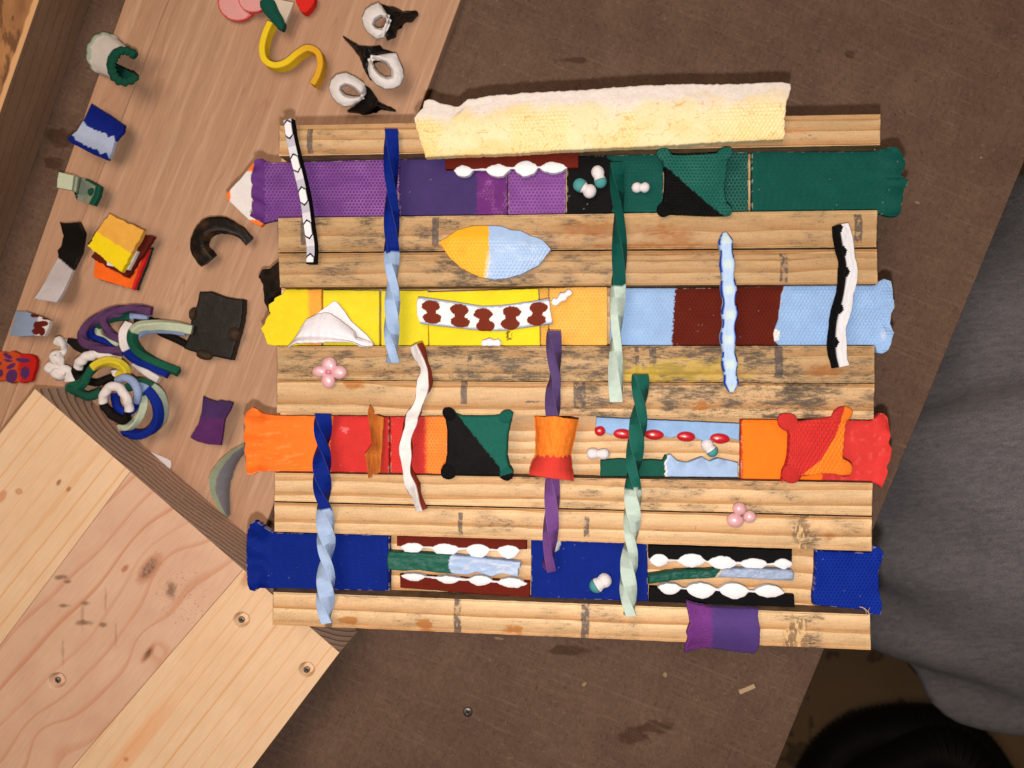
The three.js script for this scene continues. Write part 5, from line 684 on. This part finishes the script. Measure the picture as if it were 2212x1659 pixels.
{
  const g = new THREE.SphereGeometry(1, 5, 4), im = new THREE.InstancedMesh(g, new THREE.MeshStandardMaterial({ color: 0x9a7f62, roughness: 1 }), 420), m = new THREE.Matrix4(), q = new THREE.Quaternion(), c = new THREE.Color();
  for (let k = 0; k < 420; k++) {
    let u, v; do { u = 540 + rnd() * 1650; v = -10 + rnd() * 1660; } while (u > 2330 - 0.41 * v || (u < 1000 - 0.371 * v + 12 && v < 1300) || (u < 760 && v > 1180) || (u > 600 && u < 1890 && v > 260 && v < 1390));
    const p = P(u, v, 0.0002), r = 0.00018 + 0.0003 * rnd() ** 2; q.setFromEuler(new THREE.Euler(rnd() * 3, rnd() * 3, rnd() * 3)); m.compose(p, q, new THREE.Vector3(r * (1 + 1.6 * rnd()), r * 0.6, r)); im.setMatrixAt(k, m); c.setRGB(...mul(C(150, 122, 96), 0.5 + rnd())); im.setColorAt(k, c);
  }
  im.name = 'sawdust'; im.userData = { kind: 'stuff', label: 'fine sawdust specks scattered over the brown worktable', category: 'sawdust' }; im.castShadow = im.receiveShadow = true; scene.add(im);
}

// ------------------------------------------------------------------ the photographer beside the table, and the hose on the floor
const knit = dataTex(512, 512, (x, y) => { const g = 0.5 + 0.5 * Math.sin(x * 512 * 0.9) * Math.sin(y * 512 * 0.55 + Math.sin(x * 90)); return mul(mix(C(98, 96, 102), C(172, 166, 168), 0.55 * fbm(x * 64, y * 20, 4) + 0.45 * fbm(x * 200, y * 110 + 7, 2)), 0.84 + 0.2 * g); });
knit.wrapS = knit.wrapT = THREE.RepeatWrapping; knit.repeat.set(4, 3);
thing('person', 'person in a loose grey knitted jumper standing at the right side of the table', 'person', (o) => {
  const pos = [], uv = [], idx = [], N = 160, K2 = 110, cx = 0.532, cz = 0.05;
  for (let j = 0; j <= K2; j++) for (let i = 0; i <= N; i++) {
    const t = j / K2, y = lerp(0.30, -0.34, t), a = i / N * Math.PI * 2;
    let r = 0.285 + 0.012 * Math.sin(a * 3 + 1) - 0.02 * ss(0.0, 0.3, y); r -= 0.11 * ss(-0.34, 0.3, y); const h = clamp((y + 0.34) / 0.64), zs = lerp(1.01, 0.70, h), zc = lerp(0.093, -0.02, h);
    const side = Math.cos(a - Math.PI), z = Math.sin(a);                    // the front faces the table
    r += 0.022 * Math.max(0, side) * ss(-0.10, 0.06, z + 0.10 + 0.5 * (y + 0.1)) + 0.014 * (fbm(a * 5 + y * 3, y * 7, 3) - 0.5) + 0.008 * Math.sin(a * 15 + y * 26 + 3 * vn(y * 6, a)) * ss(0.0, -0.25, y);
    r *= 1 - 0.10 * ss(-0.27, -0.34, y);
    pos.push(cx + Math.cos(a) * r, y, zc + Math.sin(a) * r * zs); uv.push(i / N * 3, t * 1.2);
  }
  const W = N + 1; for (let j = 0; j < K2; j++) for (let i = 0; i < N; i++) { const a = j * W + i; idx.push(a, a + 1, a + W, a + 1, a + W + 1, a + W); }
  const c0 = pos.length / 3; pos.push(cx, 0.30, cz); uv.push(0, 0); for (let i = 0; i < N; i++) idx.push(c0, i + 1, i);
  const c1 = pos.length / 3; pos.push(cx, -0.33, cz); uv.push(0, 0); for (let i = 0; i < N; i++) idx.push(c1, K2 * W + i, K2 * W + i + 1);
  mesh('jumper', build(pos, uv, null, idx), new THREE.MeshPhysicalMaterial({ map: knit, roughness: 1, sheen: 0.2, sheenRoughness: 0.6, bumpMap: grain, bumpScale: 0.0008 }), o);
  for (const z of [-0.02, 0.22]) { const g = new THREE.CylinderGeometry(0.085, 0.07, 0.56, 20); g.translate(0.52, -0.61, z); const col = new Float32Array(g.attributes.position.count * 3).fill(0.03); g.setAttribute('color', new THREE.BufferAttribute(col, 3)); mesh('trouser_leg', g, M.plain, o); }
});
solo('ribbed_hose', 'black ribbed hose coiled on the dark floor beside the table', 'hose', bar([[1755, 1850], [1775, 1690], [1840, 1610], [1950, 1581], [2060, 1600], [2140, 1700], [2170, 1880], [2050, 1990], [1880, 1950], [1790, 1820], [1850, 1715], [1950, 1655], [2035, 1630], [2080, 1655], [2098, 1740], [2095, 1860]].map(([u, v], i) => [u, v, -0.855 + 0.0055 * i]), { w: 112, round: true, n: 1500, rough: 0, size: (s) => 1 + 0.05 * Math.sin(s * 1150), col: () => C(26, 24, 20) }), M.satin);

renderer.render(scene, camera);
